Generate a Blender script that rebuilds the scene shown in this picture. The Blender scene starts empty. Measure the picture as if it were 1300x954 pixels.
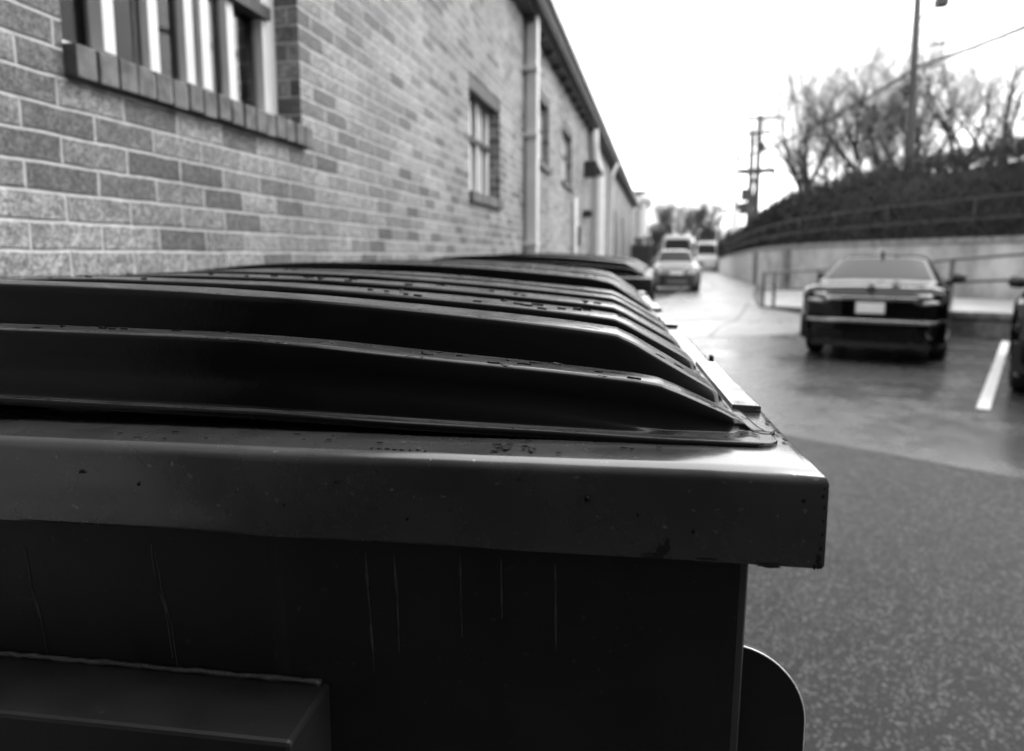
import bpy, bmesh, math, random
from mathutils import Vector, Matrix, noise as mnoise
random.seed(7)
S = bpy.context.scene
C = S.collection
R = math.radians
PI = math.pi

# ------------------------------------------------------------------ camera
H = 1.45
cam_d = bpy.data.cameras.new('camera')
cam = bpy.data.objects.new('camera', cam_d); C.objects.link(cam)
cam.location = (0, 0, H)
cam.rotation_euler = (R(90) - math.atan(108/867), 0, R(12.2))
cam_d.sensor_fit = 'HORIZONTAL'; cam_d.sensor_width = 36
cam_d.lens = 867/1300*36
cam_d.shift_y = -44/1300
cam_d.clip_start = 0.02; cam_d.clip_end = 3000
cam_d.dof.use_dof = True
cam_d.dof.focus_distance = 0.50
cam_d.dof.aperture_fstop = 5.2
cam_d.dof.aperture_blades = 9
S.camera = cam

# ------------------------------------------------------------------ world: pale overcast sky
w = bpy.data.worlds.new('World'); S.world = w; w.use_nodes = True
nt = w.node_tree; N = nt.nodes; L = nt.links
bg = N['Background']
sky = N.new('ShaderNodeTexSky'); sky.sky_type = 'NISHITA'; sky.sun_disc = False
SUN_EL, SUN_AZ = R(50), R(72)      # azimuth clockwise from +Y
sky.sun_elevation = SUN_EL; sky.sun_rotation = SUN_AZ
sky.air_density = 1.0; sky.dust_density = 4.0; sky.ozone_density = 1.0
bw = N.new('ShaderNodeRGBToBW'); L.new(sky.outputs[0], bw.inputs[0])
pw = N.new('ShaderNodeMath'); pw.operation = 'POWER'; pw.inputs[1].default_value = 0.35
L.new(bw.outputs[0], pw.inputs[0])
ml = N.new('ShaderNodeMath'); ml.operation = 'MULTIPLY'; ml.inputs[1].default_value = 14.5
L.new(pw.outputs[0], ml.inputs[0])
L.new(ml.outputs[0], bg.inputs[0])
bg.inputs[1].default_value = 0.1

sd = bpy.data.lights.new('sun', 'SUN'); sd.energy = 0.6; sd.angle = R(25); sd.color = (1, 1, 1)
so = bpy.data.objects.new('sun', sd); C.objects.link(so)
so.rotation_euler = (PI/2 - SUN_EL, 0, PI - SUN_AZ)

S.view_settings.view_transform = 'Standard'; S.view_settings.look = 'None'
S.view_settings.exposure = 0.55; S.view_settings.gamma = 1.0
S.render.engine = 'CYCLES'
S.cycles.max_bounces = 6; S.cycles.diffuse_bounces = 3; S.cycles.glossy_bounces = 3
S.cycles.transparent_max_bounces = 8

# ------------------------------------------------------------------ material helpers (all grey: the photograph is black and white)
def nmat(name):
    m = bpy.data.materials.new(name); m.use_nodes = True
    return m, m.node_tree.nodes, m.node_tree.links, m.node_tree.nodes['Principled BSDF']
def g(v): return (v, v, v, 1)
def tex(N, L, kind, scale, detail=4, rough=.6, coord='Object', sc=None):
    tc = N.new('ShaderNodeTexCoord')
    src = tc.outputs[coord]
    if sc:
        mp = N.new('ShaderNodeMapping'); mp.inputs['Scale'].default_value = sc
        L.new(src, mp.inputs[0]); src = mp.outputs[0]
    if kind == 'noise':
        n = N.new('ShaderNodeTexNoise'); n.inputs['Scale'].default_value = scale
        n.inputs['Detail'].default_value = detail; n.inputs['Roughness'].default_value = rough
        L.new(src, n.inputs['Vector']); return n.outputs['Fac']
    n = N.new('ShaderNodeTexVoronoi'); n.inputs['Scale'].default_value = scale
    L.new(src, n.inputs['Vector']); return n.outputs['Distance']
def ramp(N, L, src, p0, c0, p1, c1, mid=None):
    r = N.new('ShaderNodeValToRGB'); e = r.color_ramp.elements
    e[0].position = p0; e[0].color = g(c0); e[1].position = p1; e[1].color = g(c1)
    if mid:
        q = e.new(mid[0]); q.color = g(mid[1])
    L.new(src, r.inputs[0]); return r.outputs[0]
def mixc(N, L, fac, a, b, mode='MIX'):
    m = N.new('ShaderNodeMix'); m.data_type = 'RGBA'; m.blend_type = mode
    if isinstance(fac, (int, float)): m.inputs[0].default_value = fac
    else: L.new(fac, m.inputs[0])
    for s, i in ((a, 6), (b, 7)):
        if isinstance(s, (int, float)): m.inputs[i].default_value = g(s)
        else: L.new(s, m.inputs[i])
    return m.outputs[2]
def bump(N, L, b, h, strength, dist, prev=None):
    n = N.new('ShaderNodeBump'); n.inputs['Strength'].default_value = strength
    n.inputs['Distance'].default_value = dist
    L.new(h, n.inputs['Height'])
    if prev: L.new(prev, n.inputs['Normal'])
    if b: L.new(n.outputs[0], b.inputs['Normal'])
    return n.outputs[0]
def simple(name, v, rough=.5, metal=0, var=.25, scale=6, bs=.15, bd=.002, coat=0, spec=.5, rvar=.1):
    m, N, L, b = nmat(name)
    f = tex(N, L, 'noise', scale, 6)
    L.new(ramp(N, L, f, .3, v*(1-var), .7, v*(1+var)), b.inputs['Base Color'])
    f2 = tex(N, L, 'noise', scale*4, 5)
    L.new(ramp(N, L, f2, .3, max(rough-rvar, .02), .7, min(rough+rvar, 1)), b.inputs['Roughness'])
    b.inputs['Metallic'].default_value = metal
    b.inputs['Coat Weight'].default_value = coat; b.inputs['Coat Roughness'].default_value = .04
    b.inputs['Specular IOR Level'].default_value = spec
    if bs: bump(N, L, b, f2, bs, bd)
    return m
M = {}
# brick wall
def brick_mat():
    m, N, L, b = nmat('brick')
    tc = N.new('ShaderNodeTexCoord'); sp = N.new('ShaderNodeSeparateXYZ'); L.new(tc.outputs['Object'], sp.inputs[0])
    ge = N.new('ShaderNodeNewGeometry'); sn = N.new('ShaderNodeSeparateXYZ'); L.new(ge.outputs['Normal'], sn.inputs[0])
    ab = N.new('ShaderNodeMath'); ab.operation = 'ABSOLUTE'; L.new(sn.outputs[1], ab.inputs[0])
    gt = N.new('ShaderNodeMath'); gt.operation = 'GREATER_THAN'; gt.inputs[1].default_value = .5; L.new(ab.outputs[0], gt.inputs[0])
    mx = N.new('ShaderNodeMix'); mx.data_type = 'FLOAT'; L.new(gt.outputs[0], mx.inputs[0])
    ay = N.new('ShaderNodeMath'); ay.operation = 'ADD'; ay.inputs[1].default_value = -1.316 + 20; L.new(sp.outputs[1], ay.inputs[0])
    ax = N.new('ShaderNodeMath'); ax.operation = 'ADD'; ax.inputs[1].default_value = 1.36+.095+20; L.new(sp.outputs[0], ax.inputs[0])
    az = N.new('ShaderNodeMath'); az.operation = 'ADD'; az.inputs[1].default_value = -1.594 + .0657*40; L.new(sp.outputs[2], az.inputs[0])
    L.new(ay.outputs[0], mx.inputs[2]); L.new(ax.outputs[0], mx.inputs[3])
    cb = N.new('ShaderNodeCombineXYZ'); L.new(mx.outputs[0], cb.inputs[0]); L.new(az.outputs[0], cb.inputs[1])
    # slight waviness of the joints
    nz = N.new('ShaderNodeTexNoise'); nz.inputs['Scale'].default_value = 9; L.new(tc.outputs['Object'], nz.inputs['Vector'])
    vs = N.new('ShaderNodeVectorMath'); vs.operation = 'SUBTRACT'; vs.inputs[1].default_value = (.5, .5, .5); L.new(nz.outputs['Color'], vs.inputs[0])
    vm = N.new('ShaderNodeVectorMath'); vm.operation = 'SCALE'; vm.inputs['Scale'].default_value = .008; L.new(vs.outputs[0], vm.inputs[0])
    va = N.new('ShaderNodeVectorMath'); va.operation = 'ADD'; L.new(cb.outputs[0], va.inputs[0]); L.new(vm.outputs[0], va.inputs[1])
    def br(ms, sm):
        t = N.new('ShaderNodeTexBrick'); t.offset = .5; t.offset_frequency = 2; t.squash = 1
        t.inputs['Scale'].default_value = 1; t.inputs['Brick Width'].default_value = .2005
        t.inputs['Row Height'].default_value = .0657; t.inputs['Mortar Size'].default_value = ms
        t.inputs['Mortar Smooth'].default_value = sm; t.inputs['Bias'].default_value = 0
        L.new(va.outputs[0], t.inputs['Vector']); return t
    t = br(.0048, .25)
    t.inputs['Color1'].default_value = g(0); t.inputs['Color2'].default_value = g(1); t.inputs['Mortar'].default_value = g(.5)
    tone = ramp(N, L, t.outputs['Color'], .0, .075, 1, .25, (.25, .140))
    sp1 = tex(N, L, 'noise', 130, 5, .75); sp2 = tex(N, L, 'noise', 22, 5, .7)
    tone = mixc(N, L, .75, tone, ramp(N, L, sp1, .38, .15, .58, 1.5), 'MULTIPLY')
    sp3 = tex(N, L, 'noise', 55, 4, .7)
    tone = mixc(N, L, .7, tone, ramp(N, L, sp3, .36, .4, .62, 1.45), 'MULTIPLY')
    tone = mixc(N, L, .75, tone, ramp(N, L, sp2, .32, .5, .66, 1.35), 'MULTIPLY')
    mort = ramp(N, L, sp2, .3, .26, .7, .46)
    col = mixc(N, L, t.outputs['Fac'], tone, mort)
    big = tex(N, L, 'noise', .9, 4, .6)
    col = mixc(N, L, .8, col, ramp(N, L, big, .35, .7, .65, 1.3), 'MULTIPLY')
    L.new(col, b.inputs['Base Color'])
    L.new(ramp(N, L, sp2, .3, .55, .7, .8), b.inputs['Roughness'])
    inv = N.new('ShaderNodeMath'); inv.operation = 'SUBTRACT'; inv.inputs[0].default_value = 1; L.new(br(.0068, .9).outputs['Fac'], inv.inputs[1])
    n1 = bump(N, L, None, inv.outputs[0], .8, .006)
    bump(N, L, b, sp1, .5, .003, n1)
    return m
M['brick'] = brick_mat()
M['brick_dark'] = simple('sill brick', .11, .75, var=.55, scale=19, bs=.6, bd=.003)
M['mortar'] = simple('mortar', .3, .85, var=.3, scale=30, bs=.5)
M['white_paint'] = simple('white paint', .56, .38, var=.08, scale=5, bs=.1)
M['old_white'] = simple('weathered white paint', .52, .45, var=.15, scale=9, bs=.15)
M['dark_steel'] = simple('dark steel', .02, .5, var=.4)
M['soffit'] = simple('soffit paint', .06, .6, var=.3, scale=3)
M['roofing'] = simple('roof felt', .09, .9)
M['curtain'] = simple('curtain cloth', .3, .9)
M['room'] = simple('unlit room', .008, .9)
def glass_mat(tint=.8):
    m, N, L, b = nmat('window glass')
    out = N['Material Output']
    tr = N.new('ShaderNodeBsdfTransparent'); tr.inputs[0].default_value = g(tint)
    gl = N.new('ShaderNodeBsdfGlossy'); gl.inputs['Roughness'].default_value = .03
    fr = N.new('ShaderNodeFresnel'); fr.inputs[0].default_value = 1.17
    mx = N.new('ShaderNodeMixShader'); L.new(fr.outputs[0], mx.inputs[0]); L.new(tr.outputs[0], mx.inputs[1]); L.new(gl.outputs[0], mx.inputs[2])
    L.new(mx.outputs[0], out.inputs[0]); return m
M['glass'] = glass_mat()
# dumpster paint: mid grey enamel with chips, scratches and runs
def enamel(name, v, rough, streaks=False, chips=True):
    m, N, L, b = nmat(name)
    n1 = tex(N, L, 'noise', 14, 8, .65); n2 = tex(N, L, 'noise', 90, 6, .7)
    col = ramp(N, L, n1, .3, v*.8, .7, v*1.25)
    if chips:
        scr = tex(N, L, 'noise', 30, 8, .75, sc=(1, 3.5, 6))
        mask = ramp(N, L, scr, .675, 0, .685, 1)
        col = mixc(N, L, mask, col, v*.18)
        spk = tex(N, L, 'noise', 170, 2, .5)
        col = mixc(N, L, ramp(N, L, spk, .70, 0, .72, .9), col, v*2.6)
    if streaks:
        st = tex(N, L, 'noise', 1, 5, .6, sc=(34, 34, .8))
        mk = ramp(N, L, st, .60, 0, .66, 1)
        fade = tex(N, L, 'noise', 4, 3, .6)
        mk = mixc(N, L, 1, mk, ramp(N, L, fade, .40, 0, .65, .8), 'MULTIPLY')
        col = mixc(N, L, mk, col, v*2.3)
    L.new(col, b.inputs['Base Color'])
    L.new(ramp(N, L, n1, .3, rough-.1, .7, rough+.12), b.inputs['Roughness'])
    n = bump(N, L, None, n1, .25, .002)
    bump(N, L, b, n2, .12, .0008, n)
    return m
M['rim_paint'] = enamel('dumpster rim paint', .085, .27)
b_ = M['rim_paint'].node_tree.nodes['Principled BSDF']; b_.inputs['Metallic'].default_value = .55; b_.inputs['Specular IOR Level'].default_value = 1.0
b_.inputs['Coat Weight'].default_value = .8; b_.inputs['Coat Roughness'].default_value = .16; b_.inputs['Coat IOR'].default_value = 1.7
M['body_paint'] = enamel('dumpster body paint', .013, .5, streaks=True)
M['pocket_paint'] = enamel('scuffed pocket paint', .012, .5)
M['chip'] = simple('bare rusted steel', .006, .8)
M['pale_edge'] = simple('pale steel edge', .45, .35, metal=.6, var=.5, scale=40)
M['drip'] = simple('dried run', .060, .6, var=.8, scale=55)
M['weld'] = simple('weld bead', .07, .35, metal=.2, var=.4, scale=60, bs=.6, bd=.003)
def lid_mat():
    m, N, L, b = nmat('black lid plastic')
    n1 = tex(N, L, 'noise', 9, 7, .65); n2 = tex(N, L, 'noise', 260, 4, .7); n3 = tex(N, L, 'noise', 40, 6, .7, sc=(.5, 1, 1))
    col = ramp(N, L, n1, .3, .001, .75, .003)
    col = mixc(N, L, ramp(N, L, n3, .70, 0, .74, .35), col, .08)
    # up-facing rib crowns coloured lighter to stand in for sky sheen
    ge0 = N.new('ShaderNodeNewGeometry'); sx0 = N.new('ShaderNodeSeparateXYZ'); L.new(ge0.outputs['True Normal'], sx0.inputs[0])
    crown_sheen = mixc(N, L, 1, ramp(N, L, sx0.outputs[2], .74, 0, .84, 1), ramp(N, L, tex(N, L, 'noise', 55, 6, .7, sc=(.3, 1, 1)), .3, .25, .6, 1), 'MULTIPLY')
    col = mixc(N, L, crown_sheen, col, .055)
    L.new(col, b.inputs['Base Color'])
    wet = ramp(N, L, tex(N, L, 'noise', 32, 5, .6, sc=(.45, 1, 1)), .36, .12, .62, .26)
    L.new(wet, b.inputs['Roughness'])
    b.inputs['Specular IOR Level'].default_value = .5; b.inputs['IOR'].default_value = 1.38
    dr = tex(N, L, 'noise', 75, 3, .55, sc=(.45, 1, 1))
    drop = ramp(N, L, dr, .60, 0, .63, 1)
    ge = N.new('ShaderNodeNewGeometry'); sx = N.new('ShaderNodeSeparateXYZ'); L.new(ge.outputs['True Normal'], sx.inputs[0])
    upm = ramp(N, L, sx.outputs[2], .80, 0, .90, 1)      # water and flakes only stay on the level tops
    drop = mixc(N, L, 1, drop, upm, 'MULTIPLY')
    n = bump(N, L, None, drop, 1.0, .003)
    n = bump(N, L, None, n2, .12, .0006, n)
    bump(N, L, b, n1, .2, .003, n)
    return m
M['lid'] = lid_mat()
M['lid_rim'] = simple('lid edge plastic', .05, .28, var=.4, scale=25)
# ground
def asphalt(name, v, rough, agg, bs, pud=0, lightspots=0):
    m, N, L, b = nmat(name)
    big = tex(N, L, 'noise', .55, 6, .65); mid = tex(N, L, 'noise', 5, 6, .7); fin = tex(N, L, 'noise', agg, 4, .8)
    vo = tex(N, L, 'voronoi', agg*.8)
    col = ramp(N, L, big, .3, v*.7, .7, v*1.35)
    col = mixc(N, L, .8, col, ramp(N, L, fin, .3, .35, .72, 1.9), 'MULTIPLY')
    col = mixc(N, L, .6, col, ramp(N, L, mid, .3, .7, .7, 1.3), 'MULTIPLY')
    if lightspots:
        vt = N.new('ShaderNodeTexVoronoi'); vt.inputs['Scale'].default_value = agg*.9
        tc2 = N.new('ShaderNodeTexCoord'); L.new(tc2.outputs['Object'], vt.inputs['Vector'])
        cbw = N.new('ShaderNodeRGBToBW'); L.new(vt.outputs['Color'], cbw.inputs[0])
        col = mixc(N, L, ramp(N, L, cbw.outputs[0], .72, 0, .82, lightspots), col, .13)
    L.new(col, b.inputs['Base Color'])
    rr = ramp(N, L, mid, .3, rough-.08, .7, rough+.12)
    if pud:
        rr = mixc(N, L, ramp(N, L, big, .48, 0, .60, pud), rr, .10)
    L.new(rr, b.inputs['Roughness'])
    b.inputs['Specular IOR Level'].default_value = .5 if pud else .2
    h = mixc(N, L, .5, fin, vo)
    bump(N, L, b, h, bs, .006)
    return m
M['asphalt_near'] = asphalt('coarse wet asphalt', .010, .42, 125, 1.0, 0, .8)
M['asphalt_far'] = asphalt('smooth wet asphalt', .045, .28, 120, .15, .8, .2)
M['seam'] = simple('tar seam', .012, .4)
M['concrete_pave'] = asphalt('wet concrete paving', .17, .38, 60, .12, .5)
M['concrete'] = simple('board marked concrete', .29, .8, var=.4, scale=1.3, bs=.3, bd=.01)
M['concrete_dark'] = simple('stained concrete', .14, .8, var=.6, scale=5, bs=.4, bd=.01)
M['line'] = simple('road paint', .6, .5, var=.12, scale=14)
M['soil'] = simple('bank soil', .05, .95)
M['bark'] = simple('bark', .025, .9, var=.4, scale=10, bs=.5, bd=.01)
M['twig'] = simple('twigs', .03, .9, var=.3)
M['twig_pale'] = simple('pale shoots', .05, .9, var=.4)
M['leaf'] = simple('hedge leaves', .007, .7, var=.6, scale=3, bs=0)
M['rail'] = simple('galvanised rail', .10, .45, metal=.2, var=.2)
M['rail_dark'] = simple('rusty dark rail', .03, .5)
M['pole_wood'] = simple('creosoted pole', .045, .85, var=.4, scale=8)
M['pole_pale'] = simple('pale pole', .42, .7)
M['cable'] = simple('cable sheath', .06, .6)
M['white_wall'] = simple('pale rendered wall', .42, .8, var=.12, scale=1.5)
M['car_black'] = simple('black car paint', .001, .7, var=.1, bs=0, spec=0, coat=1, rvar=.03)
M['car_silver'] = simple('silver car paint', .10, .3, metal=.3, var=.04, bs=0, coat=1, rvar=.03)
M['car_white'] = simple('white van paint', .24, .3, var=.04, bs=0, coat=.6, rvar=.03)
M['car_glass'] = simple('car glass', .004, .05, var=.1, bs=0, spec=.12, rvar=.02)
M['car_glass_pale'] = simple('sun shaded windscreen', .02, .08, var=.1, bs=0, spec=1, rvar=.02)
M['chrome'] = simple('chrome', .75, .14, metal=1, var=.04, bs=0, rvar=.04)
M['tyre'] = simple('tyre rubber', .012, .8)
M['black_plastic'] = simple('black plastic', .012, .55)
M['lamp_lens'] = simple('lamp lens', .5, .08, var=.2, scale=30, bs=0, coat=1, rvar=.02)
M['lamp_dark'] = simple('dark lamp lens', .06, .08, var=.2, bs=0, coat=1, rvar=.02)
M['plate'] = simple('number plate', .75, .4, var=.05)
M['seat_cloth'] = simple('seat cloth', .06, .9)

# ------------------------------------------------------------------ mesh helpers
class MB:
    def __init__(s): s.v = []; s.f = []
    def add(s, vs, fs):
        k = len(s.v); s.v += [tuple(v) for v in vs]; s.f += [tuple(i+k for i in f) for f in fs]; return s
    def box(s, x0, y0, z0, x1, y1, z1, mat=None):
        vs = [Vector(p) for p in ((x0,y0,z0),(x1,y0,z0),(x1,y1,z0),(x0,y1,z0),(x0,y0,z1),(x1,y0,z1),(x1,y1,z1),(x0,y1,z1))]
        if mat: vs = [mat @ v for v in vs]
        return s.add(vs, [(0,3,2,1),(4,5,6,7),(0,1,5,4),(1,2,6,5),(2,3,7,6),(3,0,4,7)])
    def tube(s, pts, rad, n=8, cap=True):
        pts = [Vector(p) for p in pts]; rs = rad if isinstance(rad, (list, tuple)) else [rad]*len(pts)
        rings = []; up = None
        for i, p in enumerate(pts):
            d = (pts[min(i+1, len(pts)-1)] - pts[max(i-1, 0)])
            if d.length < 1e-9: d = Vector((0,0,1))
            d.normalize()
            if up is None: up = d.orthogonal().normalized()
            up = (up - d*up.dot(d))
            up = up.normalized() if up.length > 1e-6 else d.orthogonal().normalized()
            sd = d.cross(up)
            rings.append([p + (up*math.cos(a) + sd*math.sin(a))*rs[i] for a in (2*PI*j/n for j in range(n))])
        k = len(s.v)
        for r in rings: s.v += [tuple(v) for v in r]
        for i in range(len(rings)-1):
            for j in range(n):
                a = k+i*n+j; b = k+i*n+(j+1) % n
                s.f.append((a, b, b+n, a+n))
        if cap:
            s.f.append(tuple(k+j for j in reversed(range(n)))); e = k+(len(rings)-1)*n
            s.f.append(tuple(e+j for j in range(n)))
        return s
    def prism(s, poly, ax, a, b):     # poly: 2D points; extruded along axis ax from a to b
        def P(u, v, w): return {'x': (w,u,v), 'y': (u,w,v), 'z': (u,v,w)}[ax]
        n = len(poly)
        return s.add([P(u,v,a) for u,v in poly] + [P(u,v,b) for u,v in poly],
                     [tuple(range(n))[::-1], tuple(range(n,2*n))] + [(i,(i+1)%n,n+(i+1)%n,n+i) for i in range(n)])
    def sheet(s, pts, z): return s.add([(x,y,z) for x,y in pts], [tuple(range(len(pts)))])
    def build(s, name, mat, parent=None, smooth=False, bevel=0, recalc=True, seg=2, auto=None):
        me = bpy.data.meshes.new(name); me.from_pydata(s.v, [], s.f); 
        if recalc:
            bm = bmesh.new(); bm.from_mesh(me); bmesh.ops.recalc_face_normals(bm, faces=bm.faces); bm.to_mesh(me); bm.free()
        o = bpy.data.objects.new(name, me); C.objects.link(o)
        me.materials.append(mat)
        if parent: o.parent = parent
        if smooth or auto:
            me.polygons.foreach_set('use_smooth', [True]*len(me.polygons))
            if auto: me.set_sharp_from_angle(angle=R(auto))
        if bevel:
            md = o.modifiers.new('bevel', 'BEVEL'); md.width = bevel; md.segments = seg; md.limit_method = 'ANGLE'; md.angle_limit = R(35)
        return o
def empty(name, label, cat, loc=(0,0,0), rz=0, group=None):
    o = bpy.data.objects.new(name, None); C.objects.link(o); o.empty_display_size = .2
    o.location = loc; o.rotation_euler = (0,0,rz); o['label'] = label; o['category'] = cat
    if group: o['group'] = group
    return o
def tag(o, label, cat, group=None, kind=None):
    o['label'] = label; o['category'] = cat
    if group: o['group'] = group
    if kind: o['kind'] = kind
    return o
def struct(o, label=None):
    o['kind'] = 'structure'
    if label: o['label'] = label
    return o
def copy_thing(root, loc, rz, label):
    r = root.copy(); C.objects.link(r); r.location = loc; r.rotation_euler = (0,0,rz); r['label'] = label
    for ch in list(root.children):
        c = ch.copy(); C.objects.link(c); c.parent = r
        for gg in ch.children:
            d = gg.copy(); C.objects.link(d); d.parent = c
    return r

b_ = M['car_black'].node_tree.nodes['Principled BSDF']; b_.inputs['Coat IOR'].default_value = 1.5
# ------------------------------------------------------------------ ground and paving
struct(MB().sheet([(-400,-200),(500,-200),(500,1500),(-400,1500)], 0).build('ground', M['asphalt_far']), 'smooth wet asphalt lot running to the horizon')
# coarse newer asphalt near the camera, its edge is the seam
seam_pts = [(-1.36,6.6),(-.4,6.45),(.35,6.2),(1.25,5.6),(1.75,5.3),(2.35,4.9),(3.4,4.35),(5,3.9),(9,3.5)]
struct(MB().sheet([(-1.36,-8),(9,-8)] + seam_pts[::-1], .004).build('asphalt_patch', M['asphalt_near']))
mb = MB()
for (a, b) in zip(seam_pts, seam_pts[1:]):
    n = 6
    for i in range(n):
        p = [a[k]+(b[k]-a[k])*i/n for k in (0,1)]; q = [a[k]+(b[k]-a[k])*(i+1)/n for k in (0,1)]
        w1 = .010+.008*mnoise.noise(Vector((p[0]*5,p[1]*5,0))); w2 = .010+.008*mnoise.noise(Vector((q[0]*5,q[1]*5,0)))
        mb.add([(p[0],p[1]-w1,.008),(q[0],q[1]-w2,.008),(q[0],q[1]+w2,.008),(p[0],p[1]+w1,.008)], [(0,1,2,3)])
struct(mb.build('pavement_seam', M['seam']))
# light concrete paving beyond
struct(MB().sheet([(-1.36,12.1),(.33,12.4),(1.4,12.9),(2.5,13.5),(3.1,14.9),(3.9,16.6),(2.75,20.6),(3.4,27),(4.6,35),(4.5,50),(5.2,78),(1.8,78),(1.5,45),(1.0,30),(.2,24),(-.6,22),(-1.36,21)], .004).build('concrete_pavement', M['concrete_pave']))
mb = MB()
for pts in ([(.2,15.8),(1.0,16.3),(2.0,16.0),(3.2,16.4)], [(.9,12.7),(1.2,14.5),(1.7,16.1),(2.2,19),(2.8,23)], [(-.2,21),(1,21.6),(2.6,21.2)], [(1.8,28),(2.6,34),(3.0,50)]):
    for a, b in zip(pts, pts[1:]):
        d = Vector((b[0]-a[0], b[1]-a[1])).normalized(); nx, ny = -d.y*.025, d.x*.025
        mb.add([(a[0]-nx,a[1]-ny,.008),(b[0]-nx,b[1]-ny,.008),(b[0]+nx,b[1]+ny,.008),(a[0]+nx,a[1]+ny,.008)], [(0,1,2,3)])
struct(mb.build('pavement_joints', M['seam']))
# parking line
mb = MB()
a = Vector((3.03,7.16)); b = Vector((6.2,13.95)); d = (b-a).normalized(); n_ = Vector((d.y,-d.x))
L0 = []; R0 = []
for i in range(41):
    p = a+(b-a)*i/40; j = .006*mnoise.noise(Vector((i*1.7,0,3))); k = .006*mnoise.noise(Vector((i*1.7,9,3)))
    L0.append(p-n_*(.055+j)); R0.append(p+n_*(.055+k))
for i in range(40): mb.add([(L0[i].x,L0[i].y,.008),(R0[i].x,R0[i].y,.008),(R0[i+1].x,R0[i+1].y,.008),(L0[i+1].x,L0[i+1].y,.008)], [(0,1,2,3)])
struct(mb.build('parking_line', M['line']))

# ------------------------------------------------------------------ the brick building
WX = -1.36
bld = empty('brick_building', 'long low brick building with white framed windows running along the left side', 'building', (WX-4, 13.5, 0))
OFF = Vector((WX-4, 13.5, 0))
def bpart(mb, name, mat, parent=bld, **k):
    o = mb.build(name, mat, parent, **k)
    return o
# children use world coordinates: undo the empty's offset through parent inverse
def fix(o, root, off):
    if o.parent == root: o.matrix_parent_inverse = Matrix.Translation(-off)
    return o
wins = [(1.39,2.47,1.95,2.76), (4.84,5.80,1.93,2.745), (7.50,8.42,2.52,3.30), (9.56,10.62,2.50,3.30)]
EZ = 3.81
mb = MB()
T = .32
ys = [-7.0]; 
y = -7.0
for (y0,y1,z0,z1) in wins:
    mb.box(WX-T, y, 0, WX, y0, EZ); mb.box(WX-T, y0, 0, WX, y1, z0-.088); mb.box(WX-T, y0, z1, WX, y1, EZ); y = y1
mb.box(WX-T, y, 0, WX, 33.3, EZ)
mb.box(-9.4, 33.0, 0, WX-T, 33.3, EZ); mb.box(-9.4, -7, 0, WX-T, -6.7, EZ); mb.box(-9.7, -7, 0, -9.4, 33.3, EZ)
fix(mb.build('wall', M['brick'], bld), bld, OFF)
# roof: overhanging slab, soffit, gutter
mb = MB(); mb.prism([(WX-8.6,EZ+.02),(WX+.13,EZ+.02),(WX+.13,EZ+.16),(WX-4,EZ+.55),(WX-8.6,EZ+.2)], 'y', -7.3, 33.6)
fix(mb.build('roof', M['roofing'], bld), bld, OFF)
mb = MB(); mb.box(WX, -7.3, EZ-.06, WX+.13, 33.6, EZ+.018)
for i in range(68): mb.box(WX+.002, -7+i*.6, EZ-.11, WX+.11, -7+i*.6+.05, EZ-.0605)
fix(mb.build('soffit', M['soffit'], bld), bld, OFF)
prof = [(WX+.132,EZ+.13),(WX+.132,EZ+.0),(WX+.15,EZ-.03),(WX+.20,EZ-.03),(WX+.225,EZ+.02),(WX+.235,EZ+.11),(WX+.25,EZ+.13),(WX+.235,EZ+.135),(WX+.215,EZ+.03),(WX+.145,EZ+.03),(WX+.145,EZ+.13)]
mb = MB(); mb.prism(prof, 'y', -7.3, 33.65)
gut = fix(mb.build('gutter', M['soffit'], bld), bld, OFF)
mb = MB(); mb.box(WX+.240, -7.3, EZ+.075, WX+.272, 33.66, EZ+.142)
fix(mb.build('gutter_edge', M['old_white'], bld, bevel=.006), bld, OFF)
for yy in (7.6, 10.1, 12.2): fix(MB().tube([(WX+.05,yy,EZ+.1),(WX+.05,yy,EZ+.42)], .03, 8).build('roof_vent', M['rail'], bld), bld, OFF)
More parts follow.
